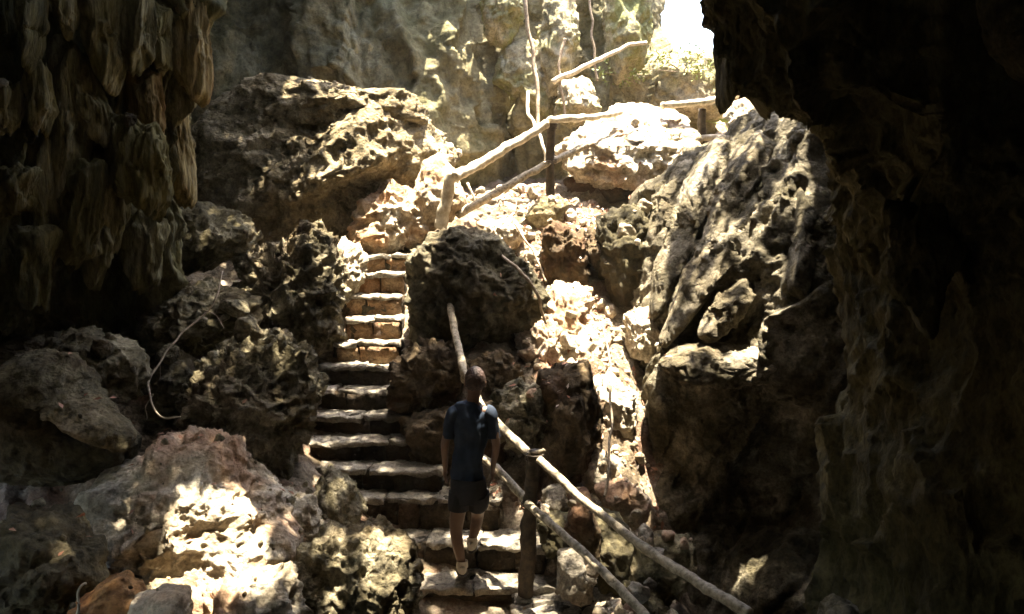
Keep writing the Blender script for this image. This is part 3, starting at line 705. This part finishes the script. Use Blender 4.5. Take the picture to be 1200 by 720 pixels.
# ------------------------------------------------------------------ poles, rails, vines
def tube(name, pts, r0, r1, mat, parent=None, seg=9, sub=10, wob=.15, knots=.0, bend=.012):
    pts = np.array(pts, float)
    m = max(6, sub * (len(pts) - 1))
    if len(pts) == 2: pts = np.array([pts[0], (pts[0] + pts[1]) / 2, pts[1]])
    C = crom(pts[:, None, :], m, 0)[:, 0]
    off = rng.uniform(0, 90, 3)
    C = C + bend * np.stack([fbm(C * 2.5 + off[i], 2) for i in range(3)], 1) * 3 * np.sin(np.linspace(0, math.pi, m))[:, None] ** .5
    Tn = np.gradient(C, axis=0); Tn /= np.linalg.norm(Tn, axis=1)[:, None]
    up = np.array([0, 0, 1.0]) if abs(Tn[0, 2]) < .9 else np.array([0, 1.0, 0])
    Sx = np.cross(Tn, up); Sx /= np.linalg.norm(Sx, axis=1)[:, None]; Sy = np.cross(Sx, Tn)
    rad = np.linspace(r0, r1, m)
    th = np.linspace(0, 2 * math.pi, seg, endpoint=False)
    V = []
    for i in range(m):
        V.append(C[i] + rad[i] * (np.cos(th)[:, None] * Sx[i] + np.sin(th)[:, None] * Sy[i]))
    V = np.array(V).reshape(-1, 3)
    cen = np.repeat(C, seg, 0)
    dd = V - cen
    V = cen + dd * (1 + wob * fbm(V * np.array([9, 9, 9]) + off[0], 3) * 1.6)[:, None]
    Fq = []
    for i in range(m - 1):
        for j in range(seg):
            Fq.append((i * seg + j, i * seg + (j + 1) % seg, (i + 1) * seg + (j + 1) % seg, (i + 1) * seg + j))
    V = np.concatenate([V, C[:1] - Tn[:1] * r0 * .2, C[-1:] + Tn[-1:] * r1 * .2]); n0 = len(V) - 2
    for j in range(seg):
        Fq.append((n0, (j + 1) % seg, j, j)); Fq.append((n0 + 1, (m - 1) * seg + j, (m - 1) * seg + (j + 1) % seg, (m - 1) * seg + (j + 1) % seg))
    # tri caps as separate faces: rebuild with python faces
    V0 = V; loc = np.array([V0[:, 0].mean(), V0[:, 1].mean(), V0[:, 2].min()])
    me = bpy.data.meshes.new(name)
    me.from_pydata([tuple(v) for v in V0 - loc], [], [f if len(set(f)) == 4 else tuple(dict.fromkeys(f)) for f in Fq])
    for p in me.polygons: p.use_smooth = True
    me.materials.append(M[mat])
    o = bpy.data.objects.new(name, me); COL.objects.link(o)
    o.location = Vector(loc) - (parent.location if parent is not None else Vector((0, 0, 0)))
    if parent is not None: o.parent = parent
    return o
low = empty("wooden_railing", tuple(P(618, 665, 7.2)), "rough pole railing with a dark post beside the lower steps and the person", "railing")
pb, ptp = P(616, 672, 7.22), P(627, 528, 7.22)
tube("post", [pb - np.array([0, 0, .25]), P(621, 600, 7.22), ptp], .066, .055, 'wooddark', low, seg=12, wob=.30, sub=16)
tube("post_cap", [P(620, 531, 7.2), P(638, 527, 7.2)], .022, .02, 'wood', low, seg=8)
tube("rail", [P(527, 358, 9.7), P(535, 395, 9.2), P(545, 445, 8.5)], .038, .040, 'wood', low, seg=12, wob=.26, sub=16, bend=.005)
tube("rail", [P(541, 428, 8.6), P(560, 468, 8.1), P(583, 497, 7.7), P(624, 535, 7.25)], .035, .037, 'wood', low, seg=12, wob=.26, sub=16, bend=.005)
tube("rail", [P(632, 539, 7.1), P(700, 600, 6.5), P(770, 652, 6.0), P(818, 683, 5.6), P(842, 697, 5.42), P(878, 720, 5.2)], .032, .037, 'wood', low, seg=12, wob=.26, sub=16, bend=.005)
tube("rail", [P(560, 532, 7.9), P(583, 551, 7.6), P(618, 588, 7.25)], .036, .038, 'wood', low, seg=12, wob=.26, sub=16, bend=.005)
tube("rail", [P(618, 590, 7.15), P(690, 654, 6.5), P(730, 694, 6.15), P(775, 742, 5.8)], .033, .036, 'wood', low, seg=12, wob=.26, sub=16, bend=.005)

upr = empty("wooden_railing", tuple(P(645, 224, 12.3)), "pale pole railing zigzagging along the upper path to the opening", "railing")
tube("post", [P(516, 268, 11.4), P(521, 240, 11.4), P(530, 204, 11.4)], .085, .075, 'woodpale', upr, seg=12, sub=12)
tube("post", [P(645, 230, 12.3), P(645, 185, 12.3), P(646, 142, 12.3)], .062, .055, 'wooddark', upr, seg=12, sub=12)
tube("post", [P(824, 200, 13.9), P(823, 128, 13.9)], .075, .06, 'wooddark', upr, seg=12, sub=12)
tube("rail", [P(532, 208, 11.35), P(580, 182, 11.8), P(641, 145, 12.2)], .068, .06, 'woodpale', upr, seg=12, wob=.35, sub=18)
tube("rail", [P(643, 141, 12.2), P(690, 138, 12.8), P(728, 132, 13.3)], .05, .045, 'woodpale', upr, seg=12, wob=.30, sub=16)
tube("rail", [P(776, 124, 13.5), P(820, 119, 13.8), P(880, 111, 14.6)], .055, .05, 'woodpale', upr, seg=12, wob=.30, sub=16)
tube("rail", [P(536, 252, 11.5), P(600, 216, 11.9), P(642, 191, 12.25), P(688, 170, 12.7)], .055, .045, 'wood', upr, seg=12, wob=.30, sub=16)
tube("rail", [P(822, 162, 13.8), P(845, 160, 14.1), P(875, 156, 14.5)], .05, .045, 'woodpale', upr, seg=10, wob=.25)

def lashing(c, rad, parent):
    th = np.linspace(0, 6 * math.pi, 34)
    pts = np.stack([c[0] + rad * np.cos(th), c[1] + rad * np.sin(th), c[2] + np.linspace(-.03, .03, 34)], 1)
    tube("lashing", pts, .007, .007, 'wooddark', parent, seg=5, sub=2, wob=.1, bend=0)
lashing(P(627, 536, 7.2), .075, low); lashing(P(622, 592, 7.2), .078, low)
lashing(P(645, 148, 12.28), .085, upr); lashing(P(645, 190, 12.28), .085, upr)
def vine(nm, pts, r0, r1, mat, label, cat='vine', group=None):
    return tag(tube(nm, [P(*p) for p in pts], r0, r1, mat, None, seg=7, sub=12, wob=.2, bend=.02), label, cat, group)
vine("fallen_branch", [(648, 97, 15.0), (690, 76, 15.2), (730, 56, 15.6), (757, 50, 16)], .05, .03, 'woodpale', "pale thin branch leaning up to the right below the opening", 'branch')
vine("vine", [(612, -60, 14.4), (617, 10, 14.3), (624, 60, 14.2), (630, 110, 14), (630, 150, 13.8)], .035, .03, 'vine', "long thin vine hanging straight down before the pale back wall")
vine("vine", [(619, 108, 13.6), (618, 130, 13.2), (624, 145, 12.8), (636, 168, 12.5), (639, 190, 12.4)], .028, .022, 'woodpale', "short twisted root hanging behind the upper rail")
vine("vine", [(690, -30, 15.4), (694, 40, 15.3), (700, 95, 15.2)], .02, .02, 'vine', "thin vine hanging in the dark crack beside the opening")
vine("vine", [(662, 45, 15.2), (656, 80, 15.1), (662, 140, 15.0)], .028, .02, 'vine', "thin root creeping down the pale wall right of the long vine")
vine("vine", [(261, 318, 8.9), (254, 345, 8.7), (232, 378, 8.5), (200, 410, 8.2), (178, 442, 7.9), (177, 470, 7.7), (190, 488, 7.6), (212, 489, 7.6)], .011, .008, 'vine', "pale curved vine drooping between the left rocks")
vine("vine", [(706, 380, 9.2), (716, 430, 8.8), (715, 500, 8.3), (713, 545, 8.0), (708, 582, 7.8)], .012, .013, 'vine', "pale thin root hanging in the debris gully")
vine("vine", [(588, 300, 10.0), (610, 318, 9.7), (628, 345, 9.6), (640, 380, 9.7)], .02, .016, 'vine', "thin root along the right edge of the dark dome boulder")
vine("vine", [(603, 262, 11.2), (628, 300, 10.9), (640, 330, 10.7)], .016, .012, 'vine', "thin reddish root on the slope below the upper path")
vine("stick", [(86, 728, 5.0), (92, 700, 5.0), (101, 684, 5.05)], .010, .007, 'woodpale', "thin pale stick against the orange stone", 'stick')
vine("stick", [(548, 215, 12.0), (556, 240, 11.9)], .02, .012, 'woodpale', "short pale stick below the pale rail", 'stick')
vine("stick", [(620, 545, 8.4), (630, 500, 8.4), (640, 470, 8.5)], .012, .01, 'wooddark', "dark twig between the railing post and the knobbly rock", 'stick')

cv = bpy.data.objects["vine.005"] if "vine.005" in bpy.data.objects else None
if cv is not None:
    for pts in ([(200, 410, 8.2), (190, 425, 8.15), (187, 445, 8.1)], [(178, 462, 7.75), (170, 478, 7.7), (172, 492, 7.7)], [(240, 365, 8.55), (252, 372, 8.55), (262, 385, 8.5)]):
        tube("side_shoot", [P(*p) for p in pts], .006, .003, 'vine', cv, seg=5, bend=.03)
# ------------------------------------------------------------------ loose stones, rubble, litter, leaves
dg = bpy.context.evaluated_depsgraph_get()
def drop(x, y, ztop=5.0):
    h = scene.ray_cast(dg, Vector((x, y, ztop)), Vector((0, 0, -1)))
    return (h[1], h[2], h[4]) if h[0] else (None, None, None)
def small_rock(n, r, sd):
    d, Fc = sphere_dirs(n); rg = np.random.default_rng(sd)
    for _ in range(7):
        nn = rg.normal(size=3); nn /= np.linalg.norm(nn); ex = d @ nn - rg.uniform(.55, .8)
        d = d - np.clip(ex, 0, None)[:, None] * nn
    V = d * r * rg.uniform(.6, 1.15, 3)
    return V + (d * fbm(V / r * 1.6 + sd, 3)[:, None]) * r * .35, Fc
def on_steps(x, y): return abs(x - stair_x(y)) < .62 and 6.5 < y < 11.5
loose = [("scattered pale loose stone lying in the sunlit gully", 'pale', "loose stones in the gully", (.05, 1.9, 8.0, 12.0), 14, (.07, .17)),
         ("loose grey stone lying among the left boulders", 'pitted', "loose stones among the left boulders", (-4.2, -1.9, 6.0, 9.5), 22, (.06, .15)),
         ("loose stone lying beside the bottom steps", 'step', "loose stones beside the bottom steps", (.2, 1.4, 6.0, 7.8), 16, (.05, .12)),
         ("loose white stone lying on the upper path", 'pale', "loose stones on the upper path", (-1.2, 2.2, 11.6, 13.4), 20, (.05, .13))]
for li, (lb, m, grp, (xa, xb, ya, yb), cnt, (ra, rb)) in enumerate(loose):
    for k in range(cnt):
        x, y = rng.uniform(xa, xb), rng.uniform(ya, yb)
        if on_steps(x, y): continue
        h, nn, ob = drop(x, y)
        if h is None or nn[2] < .5: continue
        r = rng.uniform(ra, rb)
        V, Fc = small_rock(8, r, 1000 + li * 100 + k)
        o = mesh_from("loose_stone", V + np.array(h) + np.array([0, 0, r * .3]), Fc, M[m]); tag(o, lb, "stone", grp)
def stuff_rocks(name, areas, mat, cnt, rr, label, sd):
    VV, FF, off = [], [], 0
    base = [small_rock(3, 1.0, sd + i) for i in range(8)]
    rg = np.random.default_rng(sd)
    for (xa, xb, ya, yb, wgt) in areas:
        for k in range(int(cnt * wgt)):
            x, y = rg.uniform(xa, xb), rg.uniform(ya, yb)
            if (x > 1.55 and 7 < y < 12) or (on_steps(x, y) and rg.random() < .93): continue
            h, nn, ob = drop(x, y)
            if h is None or nn[2] < .35 or (not ob.name.startswith('ground') and rg.random() < .85): continue
            V, Fc = base[k % 8]; r = rr[0] + (rr[1] - rr[0]) * rg.random() ** 2.5
            a = rg.uniform(0, 6.28); c, s = math.cos(a), math.sin(a)
            W = V * r; W = np.c_[W[:, 0] * c - W[:, 1] * s, W[:, 0] * s + W[:, 1] * c, W[:, 2]]
            VV.append(W + np.array(h) + np.array([0, 0, r * .2])); FF.append(Fc + off); off += len(V)
    o = mesh_from(name, np.concatenate(VV), np.concatenate(FF), M[mat], smooth=False); tag(o, label, "rubble", kind='stuff')
stuff_rocks("rubble", [(.0, 1.9, 7.6, 12.2, .45), (-1.0, 3.0, 11.6, 14.0, .3), (.1, 1.6, 5.8, 8.0, .25)], 'pale', 1500, (.015, .09), "small pale rubble strewn over the sunlit gully", 3)
stuff_rocks("rubble", [(-4.4, -1.6, 5.2, 9.5, .7), (-3.0, -1.9, 9, 12, .3)], 'pitted', 1900, (.012, .06), "small grey rubble between the left boulders", 9)
def litter(name, areas, mat, cnt, size, label, sd, up=.03):
    rg = np.random.default_rng(sd); VV, FF = [], []; off = 0
    for (xa, xb, ya, yb, wgt) in areas:
        for k in range(int(cnt * wgt)):
            x, y = rg.uniform(xa, xb), rg.uniform(ya, yb)
            if (x > 1.6 and 7 < y < 12) or (on_steps(x, y) and rg.random() < .78): continue
            h, nn, ob = drop(x, y)
            if h is None or nn[2] < .3 or (not ob.name.startswith('ground') and rg.random() < .8): continue
            n = Vector(nn) + Vector(rg.normal(size=3) * .35); n.normalize()
            t1 = n.orthogonal().normalized(); t1 = Matrix.Rotation(rg.uniform(0, 6.28), 3, n) @ t1; t2 = n.cross(t1)
            s = size * rg.uniform(.6, 1.4); c = Vector(h) + n * up * rg.uniform(.2, 1)
            pts = [c - t1 * s, c - t1 * .3 * s + t2 * .42 * s + n * s * .2, c + t1 * s, c - t1 * .3 * s - t2 * .42 * s + n * s * .2]
            VV += [tuple(p) for p in pts]; FF.append((off, off + 1, off + 2, off + 3)); off += 4
    o = mesh_from(name, np.array(VV), np.array(FF), M[mat], smooth=False); tag(o, label, "leaf litter", kind='stuff')
litter("leaf_litter", [(-.2, 2.2, 8.2, 13.4, .8), (-4, -1.8, 5.6, 8.2, .2)], 'litter', 1500, .035, "reddish brown fallen leaves on the sunlit slope", 21)
litter("leaf_litter", [(-.2, 2.6, 8.2, 14, 1.)], 'litterp', 1300, .035, "pale dry fallen leaves on the sunlit slope", 22)

b("boulder", [(850, 138), (868, 112), (890, 118), (905, 150), (880, 165), (855, 160)], 14.0, .4, "pale", "pale sunlit rock glimpsed under the tooth of the overhang", n=36, pit=1)
# small leafy plant on the upper rocks, and the tree outside
def leaves(name, centres, spread, cnt, size, mat, parent, sd):
    rg = np.random.default_rng(sd); VV, FF = [], []; off = 0
    for c0 in centres:
        for k in range(cnt):
            c = Vector(c0) + Vector(rg.normal(size=3) * spread); n = Vector(rg.normal(size=3) + np.array([0, 0, 1.])).normalized()
            t1 = n.orthogonal().normalized(); t1 = Matrix.Rotation(rg.uniform(0, 6.28), 3, n) @ t1; t2 = n.cross(t1); s = size * rg.uniform(.6, 1.3)
            pts = [c - t1 * s, c + t2 * .4 * s, c + t1 * s, c - t2 * .4 * s]
            VV += [tuple(p) for p in pts]; FF.append((off, off + 1, off + 2, off + 3)); off += 4
    return mesh_from(name, np.array(VV), np.array(FF), M[mat], smooth=False, parent=parent)
pp = P(860, 158, 13.0)
pl = empty("leafy_plant", tuple(pp), "small bright green plant beside the far post under the overhang", "plant")
for j in range(5):
    an = j * 1.3; tip = pp + np.array([.14 * math.cos(an), .1 * math.sin(an), .1 + .02 * j])
    tube("stem", [pp - np.array([0, 0, .15]), tip], .008, .005, 'leaf', pl, seg=5)
    side = np.array([-math.sin(an), math.cos(an), .1]) * .055
    dirv = (tip - pp) * np.array([1, 1, .2]); dirv /= np.linalg.norm(dirv)
    vv = np.array([tip, tip + dirv * .06 + side, tip + dirv * .13 + side * .9 + [0, 0, .01], tip + dirv * .2, tip + dirv * .13 - side * .9 + [0, 0, .01], tip + dirv * .06 - side, tip + dirv * .1 + [0, 0, .02]])
    mesh_from("leaf", vv, np.array([(0, 6, 1), (1, 6, 2), (2, 6, 3), (3, 6, 4), (4, 6, 5), (5, 6, 0)]), M['leaf'], parent=pl)
for (px, py, D, nb, sp, lb) in ((800, 78, 17.0, 9, .30, "bright green shrub on the pale rock just below the opening"), (745, 92, 16.8, 6, .22, "small leafy shrub at the foot of the opening beside the pale branch")):
    c0 = P(px, py, D); sh_ = empty("shrub", tuple(c0), lb, "shrub"); ends = []
    for j in range(nb):
        e = c0 + rng.normal(size=3) * np.array([sp * 1.3, sp * .7, sp * .5]) + [0, 0, sp * .6]
        tube("stem", [c0 - [0, 0, .1], e], .012, .005, 'vine', sh_, seg=5, sub=5); ends.append(e)
    leaves("foliage", ends, .11, 60, .045, 'leafbright', sh_, int(px))
tb = np.array([7.3, 27.0, 7.0])
tree = empty("tree", tuple(tb), "sunlit green tree glimpsed outside the cave opening", "tree")
tube("trunk", [tb, tb + [-.1, 0, 2], tb + [.1, .1, 4.5]], .22, .10, 'bark', tree, seg=10)
cs = []
for j in range(16):
    an = j * 2.4; rr = .6 + .9 * rng.random(); e = tb + np.array([rr * math.cos(an), rr * math.sin(an), 2.6 + 2.6 * rng.random()])
    if j < 7: tube("limb", [tb + [0, 0, 1.8 + .3 * j], e], .06, .02, 'bark', tree, seg=6)
    cs.append(e)
leaves("crown", cs, .42, 170, .11, 'leaf', tree, 5)

# unseen leaves added over the roof opening to dapple the sunlight
NL = 26000
cx_ = rng.uniform(-5.6, 4.8, NL * 2); cy_ = rng.uniform(5.4, 15.6, NL * 2); cz_ = 9.3 + rng.uniform(0, .8, NL * 2)
tt_ = (cz_ - 2.5) / SUN[2]; tx_, ty_ = cx_ - SUN[0] * tt_, cy_ - SUN[1] * tt_
dens = fbm(np.c_[tx_, ty_, cz_ * 0] * 1.8 + 3, 3)
def blob(x, y, rx, ry): return np.clip(1.3 - ((tx_ - x) / rx) ** 2 - ((ty_ - y) / ry) ** 2, 0, 1)
opn = np.maximum.reduce([.5 * blob(2.5, 10.4, .9, 1.5), .42 * blob(2.2, 8.9, .8, .4), .85 * blob(-2.1, 12.1, 1.3, 1.3), .75 * blob(.1, 7.5, 1.5, 1.1), .36 * blob(-1.5, 8.6, .5, 1.2), .48 * blob(-2.35, 8.6, .65, .7), .5 * blob(-2.2, 10.2, .9, .9), .55 * blob(-.9, 6.6, .7, .5), .5 * blob(1.0, 8.2, .5, 1)])
keep_ = np.clip(1 - opn * (1 + 2.2 * dens), .12, 1)
def seg_gap(pts, wd):  # gaps left in the added leaves to throw sun streaks on the ridge
    Q = [P(*p_) for p_ in pts]; Q = [(q_ - SUN * ((q_[2] - 2.5) / SUN[2]))[:2] for q_ in Q]
    X = np.c_[tx_, ty_] + .10 * np.stack([fbm(np.c_[tx_, ty_, cz_ * 0] * 3, 2), fbm(np.c_[tx_, ty_, cz_ * 0] * 3 + 9, 2)], 1)
    dm = np.full(len(X), 9.)
    for A_, B_ in zip(Q[:-1], Q[1:]):
        t_ = np.clip(((X - A_) @ (B_ - A_)) / ((B_ - A_) @ (B_ - A_)), 0, 1); dm = np.minimum(dm, np.linalg.norm(X - A_ - t_[:, None] * (B_ - A_), axis=1))
    return dm < wd
for pts, wd in (([(865, 160, 10.8), (838, 200, 10.65), (805, 250, 10.55), (778, 310, 10.35), (757, 365, 10.15)], .21), ([(935, 190, 9.2), (880, 240, 9.25), (835, 290, 9.3), (790, 360, 9.4)], .2),
                ([(770, 425, 8.75), (830, 415, 8.85), (900, 425, 8.6)], .22), ([(948, 220, 8.95), (930, 320, 8.9)], .1)):
    keep_ = np.where(seg_gap(pts, wd), .12, keep_)
inA = inpoly(tx_, ty_, polyA) | inpoly(tx_, ty_, polyB)
ok_ = ~inA & (rng.random(NL * 2) < keep_)
CC = np.c_[cx_, cy_, cz_][ok_]
can = leaves("sun_dapple_leaves", CC, 0.0, 1, .135, 'leafdark', None, 31)
tag(can, "unseen leaves added over the roof opening to break up the sunlight", "foliage", kind='stuff')

# ------------------------------------------------------------------ the person
per_base = P(543, 672, 7.42)
person = empty("person", tuple(per_base), "person seen from behind in a blue t-shirt and dark shorts climbing the bottom steps", "person")
bx, by = per_base[0], per_base[1]; bz = P(543, 668, 7.42)[2]
S = 1.0
def J(px, py, dy=0.): # joint near the body's plane
    p = P(px, py, 7.42); return (p[0], 7.42 + dy, p[2])
joints = {
 'pelvis': (J(549, 575), .095, .08), 'waist': (J(549, 545), .075, .06), 'chest': (J(551, 505, .03), .085, .062), 'upper': (J(552, 486, .03), .085, .07),
 'neck0': (J(554, 474, .03), .058, .056), 'neck': (J(555, 464, .05), .054, .054), 'head0': (J(556, 455, .06), .070, .078), 'head1': (J(556.5, 446, .065), .081, .093), 'head2': (J(557, 438, .06), .060, .072),
 'shl': (J(533, 482, .03), .050, .056), 'shl2': (J(530, 487, .03), .045, .052), 'ell': (J(521, 522, .0), .039, .039), 'wrl': (J(521, 550, .07), .026, .024), 'hal': (J(520.5, 558, .09), .030, .018),
 'shr': (J(573, 482, .03), .056, .056), 'shr2': (J(575, 487, .03), .045, .052), 'elr': (J(582, 522, .0), .039, .039), 'wrr': (J(577.5, 550, .07), .026, .024), 'har': (J(577, 558, .09), .030, .018),
 'hipl': (J(538, 583), .092, .095), 'kneel': (J(534, 622, .0), .056, .058), 'calfl': (J(537, 638, -.04), .052, .055), 'ankl': (J(541.5, 660, -.03), .034, .036),
 'hipr': (J(561, 583), .092, .095), 'kneer': (J(559, 612, .20), .056, .058), 'calfr': (J(557, 624, .16), .052, .055), 'ankr': (J(552, 641, .14), .034, .036),
}
edges = [('pelvis', 'waist'), ('waist', 'chest'), ('chest', 'upper'), ('upper', 'neck0'), ('neck0', 'neck'), ('neck', 'head0'), ('head0', 'head1'), ('head1', 'head2'),
 ('upper', 'shl'), ('shl', 'shl2'), ('shl2', 'ell'), ('ell', 'wrl'), ('wrl', 'hal'), ('upper', 'shr'), ('shr', 'shr2'), ('shr2', 'elr'), ('elr', 'wrr'), ('wrr', 'har'),
 ('pelvis', 'hipl'), ('hipl', 'kneel'), ('kneel', 'calfl'), ('calfl', 'ankl'), ('pelvis', 'hipr'), ('hipr', 'kneer'), ('kneer', 'calfr'), ('calfr', 'ankr')]
vs_, rad, ed = [], [], []
ix = {}
for k, (p, ra, rb) in joints.items(): ix[k] = len(vs_); vs_.append(np.array(p)); rad.append((ra, rb))
for a, c in edges: ed.append((ix[a], ix[c]))
# fingers: four curled and a thumb for each hand
for side, sx in (('l', -1), ('r', 1)):
    h = np.array(joints['ha' + side][0])
    for f, (oy, ln) in enumerate(((-.026, .058), (-.009, .070), (.009, .074), (.026, .066))):
        b0 = h + np.array([0, oy, -.030]); b1 = b0 + np.array([-sx * .004, .003, -ln * .45]); b2 = b1 + np.array([-sx * .018, .004, -ln * .40])
        last = ix['ha' + side]
        for q_, rr in ((b0, .0105), (b1, .0095), (b2, .008)):
            vs_.append(q_); rad.append((rr, rr)); ed.append((last, len(vs_) - 1)); last = len(vs_) - 1
    t0 = h + np.array([-sx * .008, .034, .008]); t1 = t0 + np.array([-sx * .010, .022, -.028]); last = ix['ha' + side]
    for q_, rr in ((t0, .012), (t1, .0095)):
        vs_.append(q_); rad.append((rr, rr)); ed.append((last, len(vs_) - 1)); last = len(vs_) - 1
# feet inside the shoes
for side, dx in (('l', -.02), ('r', .01)):
    a_ = np.array(joints['ank' + side][0]); hl = a_ + np.array([0, -.02, -.055]); toe = a_ + np.array([dx, .17, -.07])
    vs_.append(toe); rad.append((.03, .022)); ed.append((ix['ank' + side], len(vs_) - 1))
me = bpy.data.meshes.new("body_cage"); pb_ = np.array(per_base)
me.from_pydata([tuple(v - pb_) for v in vs_], ed, [])
tmp = bpy.data.objects.new("body_cage", me); COL.objects.link(tmp)
sk = tmp.modifiers.new("skin", 'SKIN'); sk.use_smooth_shade = True; sk.branch_smoothing = .4
for i, v in enumerate(me.skin_vertices[0].data): v.radius = rad[i]; v.use_root = (i == 0)
ss = tmp.modifiers.new("sub", 'SUBSURF'); ss.levels = 2; ss.render_levels = 2
dg.update(); dg = bpy.context.evaluated_depsgraph_get()
bm_ = bpy.data.meshes.new_from_object(tmp.evaluated_get(dg)); bm_.name = "body"
bpy.data.objects.remove(tmp)
bm_.materials.clear(); bm_.materials.append(M['skin'])
for p in bm_.polygons: p.use_smooth = True
body = bpy.data.objects.new("body", bm_); COL.objects.link(body); body.parent = person
def rings(name, rs, mat, parent, seg=24, close=False, wr=.006, sd=0):
    """cloth tube through elliptical rings (centre, rx, ry, axis tilt)"""
    V = []
    th = np.linspace(0, 2 * math.pi, seg, endpoint=False)
    A = np.array([np.r_[c, rx, ry] for c, rx, ry in rs])
    m = (len(rs) - 1) * 6 + 1
    A = crom(A[:, None, :], m, 0)[:, 0]
    T_ = np.gradient(A[:, :3], axis=0); T_ /= np.linalg.norm(T_, axis=1)[:, None]
    for i in range(m):
        X = np.cross(T_[i], [0, 1, 0]); X /= np.linalg.norm(X); Y = np.cross(T_[i], X)
        V.append(A[i, :3] + A[i, 3] * np.cos(th)[:, None] * X + A[i, 4] * np.sin(th)[:, None] * Y)
    V = np.array(V); cen = A[:, None, :3]
    nrm = V - cen; nrm /= np.linalg.norm(nrm, axis=2)[..., None]
    VV = (V + nrm * (wr * fbm(V.reshape(-1, 3) * np.array([9, 9, 5]) + sd, 3) * 3).reshape(m, seg, 1)).reshape(-1, 3)
    Fq = [(i * seg + j, i * seg + (j + 1) % seg, (i + 1) * seg + (j + 1) % seg, (i + 1) * seg + j) for i in range(m - 1) for j in range(seg)]
    o = mesh_from(name, VV, np.array(Fq), M[mat], parent=parent)
    md = o.modifiers.new("thick", 'SOLIDIFY'); md.thickness = .006; md.offset = 0
    return o
j = {k: np.array(v[0]) for k, v in joints.items()}
rings("t_shirt", [(J(549, 571), 0.1312, 0.1011), (J(549, 552), 0.1253, 0.0974), (J(550, 530, .01), 0.1270, 0.1011), (J(551, 508, .025), 0.1405, 0.1101), (J(552, 492, .03), 0.1473, 0.1029), (J(552, 482, .03), 0.1388, 0.0849), (J(553.5, 475, .035), 0.0889, 0.0722), (J(554, 471, .035), 0.0558, 0.0578)], 'shirt', person, seg=44, wr=.02)
rings("sleeve", [(J(538, 484, .03), .060, .062), (J(532, 487, .03), .066, .066), (J(527.5, 499, .03), .056, .06), (J(525.5, 514, .025), .056, .06)], 'shirt', person, sd=3)
rings("sleeve", [(J(568, 484, .03), .060, .062), (J(573, 487, .03), .066, .066), (J(577, 499, .03), .056, .06), (J(578.5, 514, .025), .056, .06)], 'shirt', person, sd=6)
rings("shorts", [(J(549, 560), .142, .110), (J(549, 572), .150, .118), (J(549, 582, .01), .158, .122), (J(549, 588, .01), .160, .120)], 'shorts', person, seg=32)
rings("shorts_leg", [(J(540, 578), .098, .105), (J(538, 588, .0), .090, .10), (J(537.5, 596, .005), .088, .098)], 'shorts', person, sd=8)
rings("shorts_leg", [(J(559, 578), .098, .105), (J(560, 588, .03), .092, .10), (J(560, 594, .06), .090, .098)], 'shorts', person, sd=9)
# hair cap, ears, face
d, Fc = sphere_dirs(28)
hc = np.array(J(556.5, 446.5, .06))
keep = (d[:, 2] > -.72 + 1.1 * np.clip(d[:, 1] + .25, 0, 1))[Fc].all(1)
HV = hc + d * np.array([.088, .104, .116]) * (1 + .09 * fbm(d * 6, 3) + .06 * ridge(d * np.array([16, 16, 5]), 3))[:, None] + np.array([0, 0, -.002])
v_, f_ = compact(HV, Fc[keep]); mesh_from("hair", v_, f_, M['hair'], parent=person)
for s in (-1, 1):
    ev = hc + np.array([s * .083, .012, -.035]) + d * np.array([.012, .022, .033]); mesh_from("ear", ev, Fc, M['skin'], parent=person)
nv = hc + np.array([0, .098, -.04]) + d * np.array([.014, .018, .024]); mesh_from("nose", nv, Fc, M['skin'], parent=person)
for s in (-1, 1):
    ev = hc + np.array([s * .032, .084, -.015]) + d * .012; mesh_from("eye", ev, Fc, M['sole'], parent=person)
mv = hc + np.array([0, .086, -.075]) + d * np.array([.024, .010, .006]); mesh_from("mouth", mv, Fc, M['hair'], parent=person)
for side, dx in (('l', -.012), ('r', .008)):
    a_ = j['ank' + side]
    V = d * np.array([.046, .135, .046]) ; V[:, 1] += .055; V[:, 0] += dx * (V[:, 1] / .1)
    V[:, 2] = np.where(V[:, 2] < -.03, -.03, V[:, 2]) - .045; V[:, 2] += np.where(d[:, 1] < 0, .03 * (-d[:, 1]) * (d[:, 2] > 0), 0)
    sh = mesh_from("shoe", V + a_, Fc, M['shoe'], parent=person)
    V = d * np.array([.050, .142, .014]); V[:, 1] += .055; V[:, 0] += dx * (V[:, 1] / .1); V[:, 2] -= .082
    mesh_from("sole", V + a_, Fc, M['sole'], parent=sh)
    rings("sock", [(a_ + [0, 0, .035], .042, .046), (a_ + [0, 0, .01], .043, .047), (a_ + [0, .003, -.02], .046, .052)], 'shoe', person)

# the dusty air of the cave
V, Fc = cubesphere(1)
hz = mesh_from("haze", V * np.array([95, 85, 11.5]) + np.array([0, 40, 7.5]), Fc, bpy.data.materials.new("haze"), smooth=False, loc=np.array([0, 40, 7.5])); tag(hz, kind='stuff', label="thin dusty haze in the cave air")
hm = hz.data.materials[0]; hm.use_nodes = True; hm.node_tree.nodes.clear()
ho = hm.node_tree.nodes.new("ShaderNodeOutputMaterial"); hv = hm.node_tree.nodes.new("ShaderNodeVolumePrincipled")
hv.inputs['Color'].default_value = (.95, .90, .74, 1); hv.inputs['Density'].default_value = .0009
hm.node_tree.links.new(hv.outputs[0], ho.inputs['Volume'])
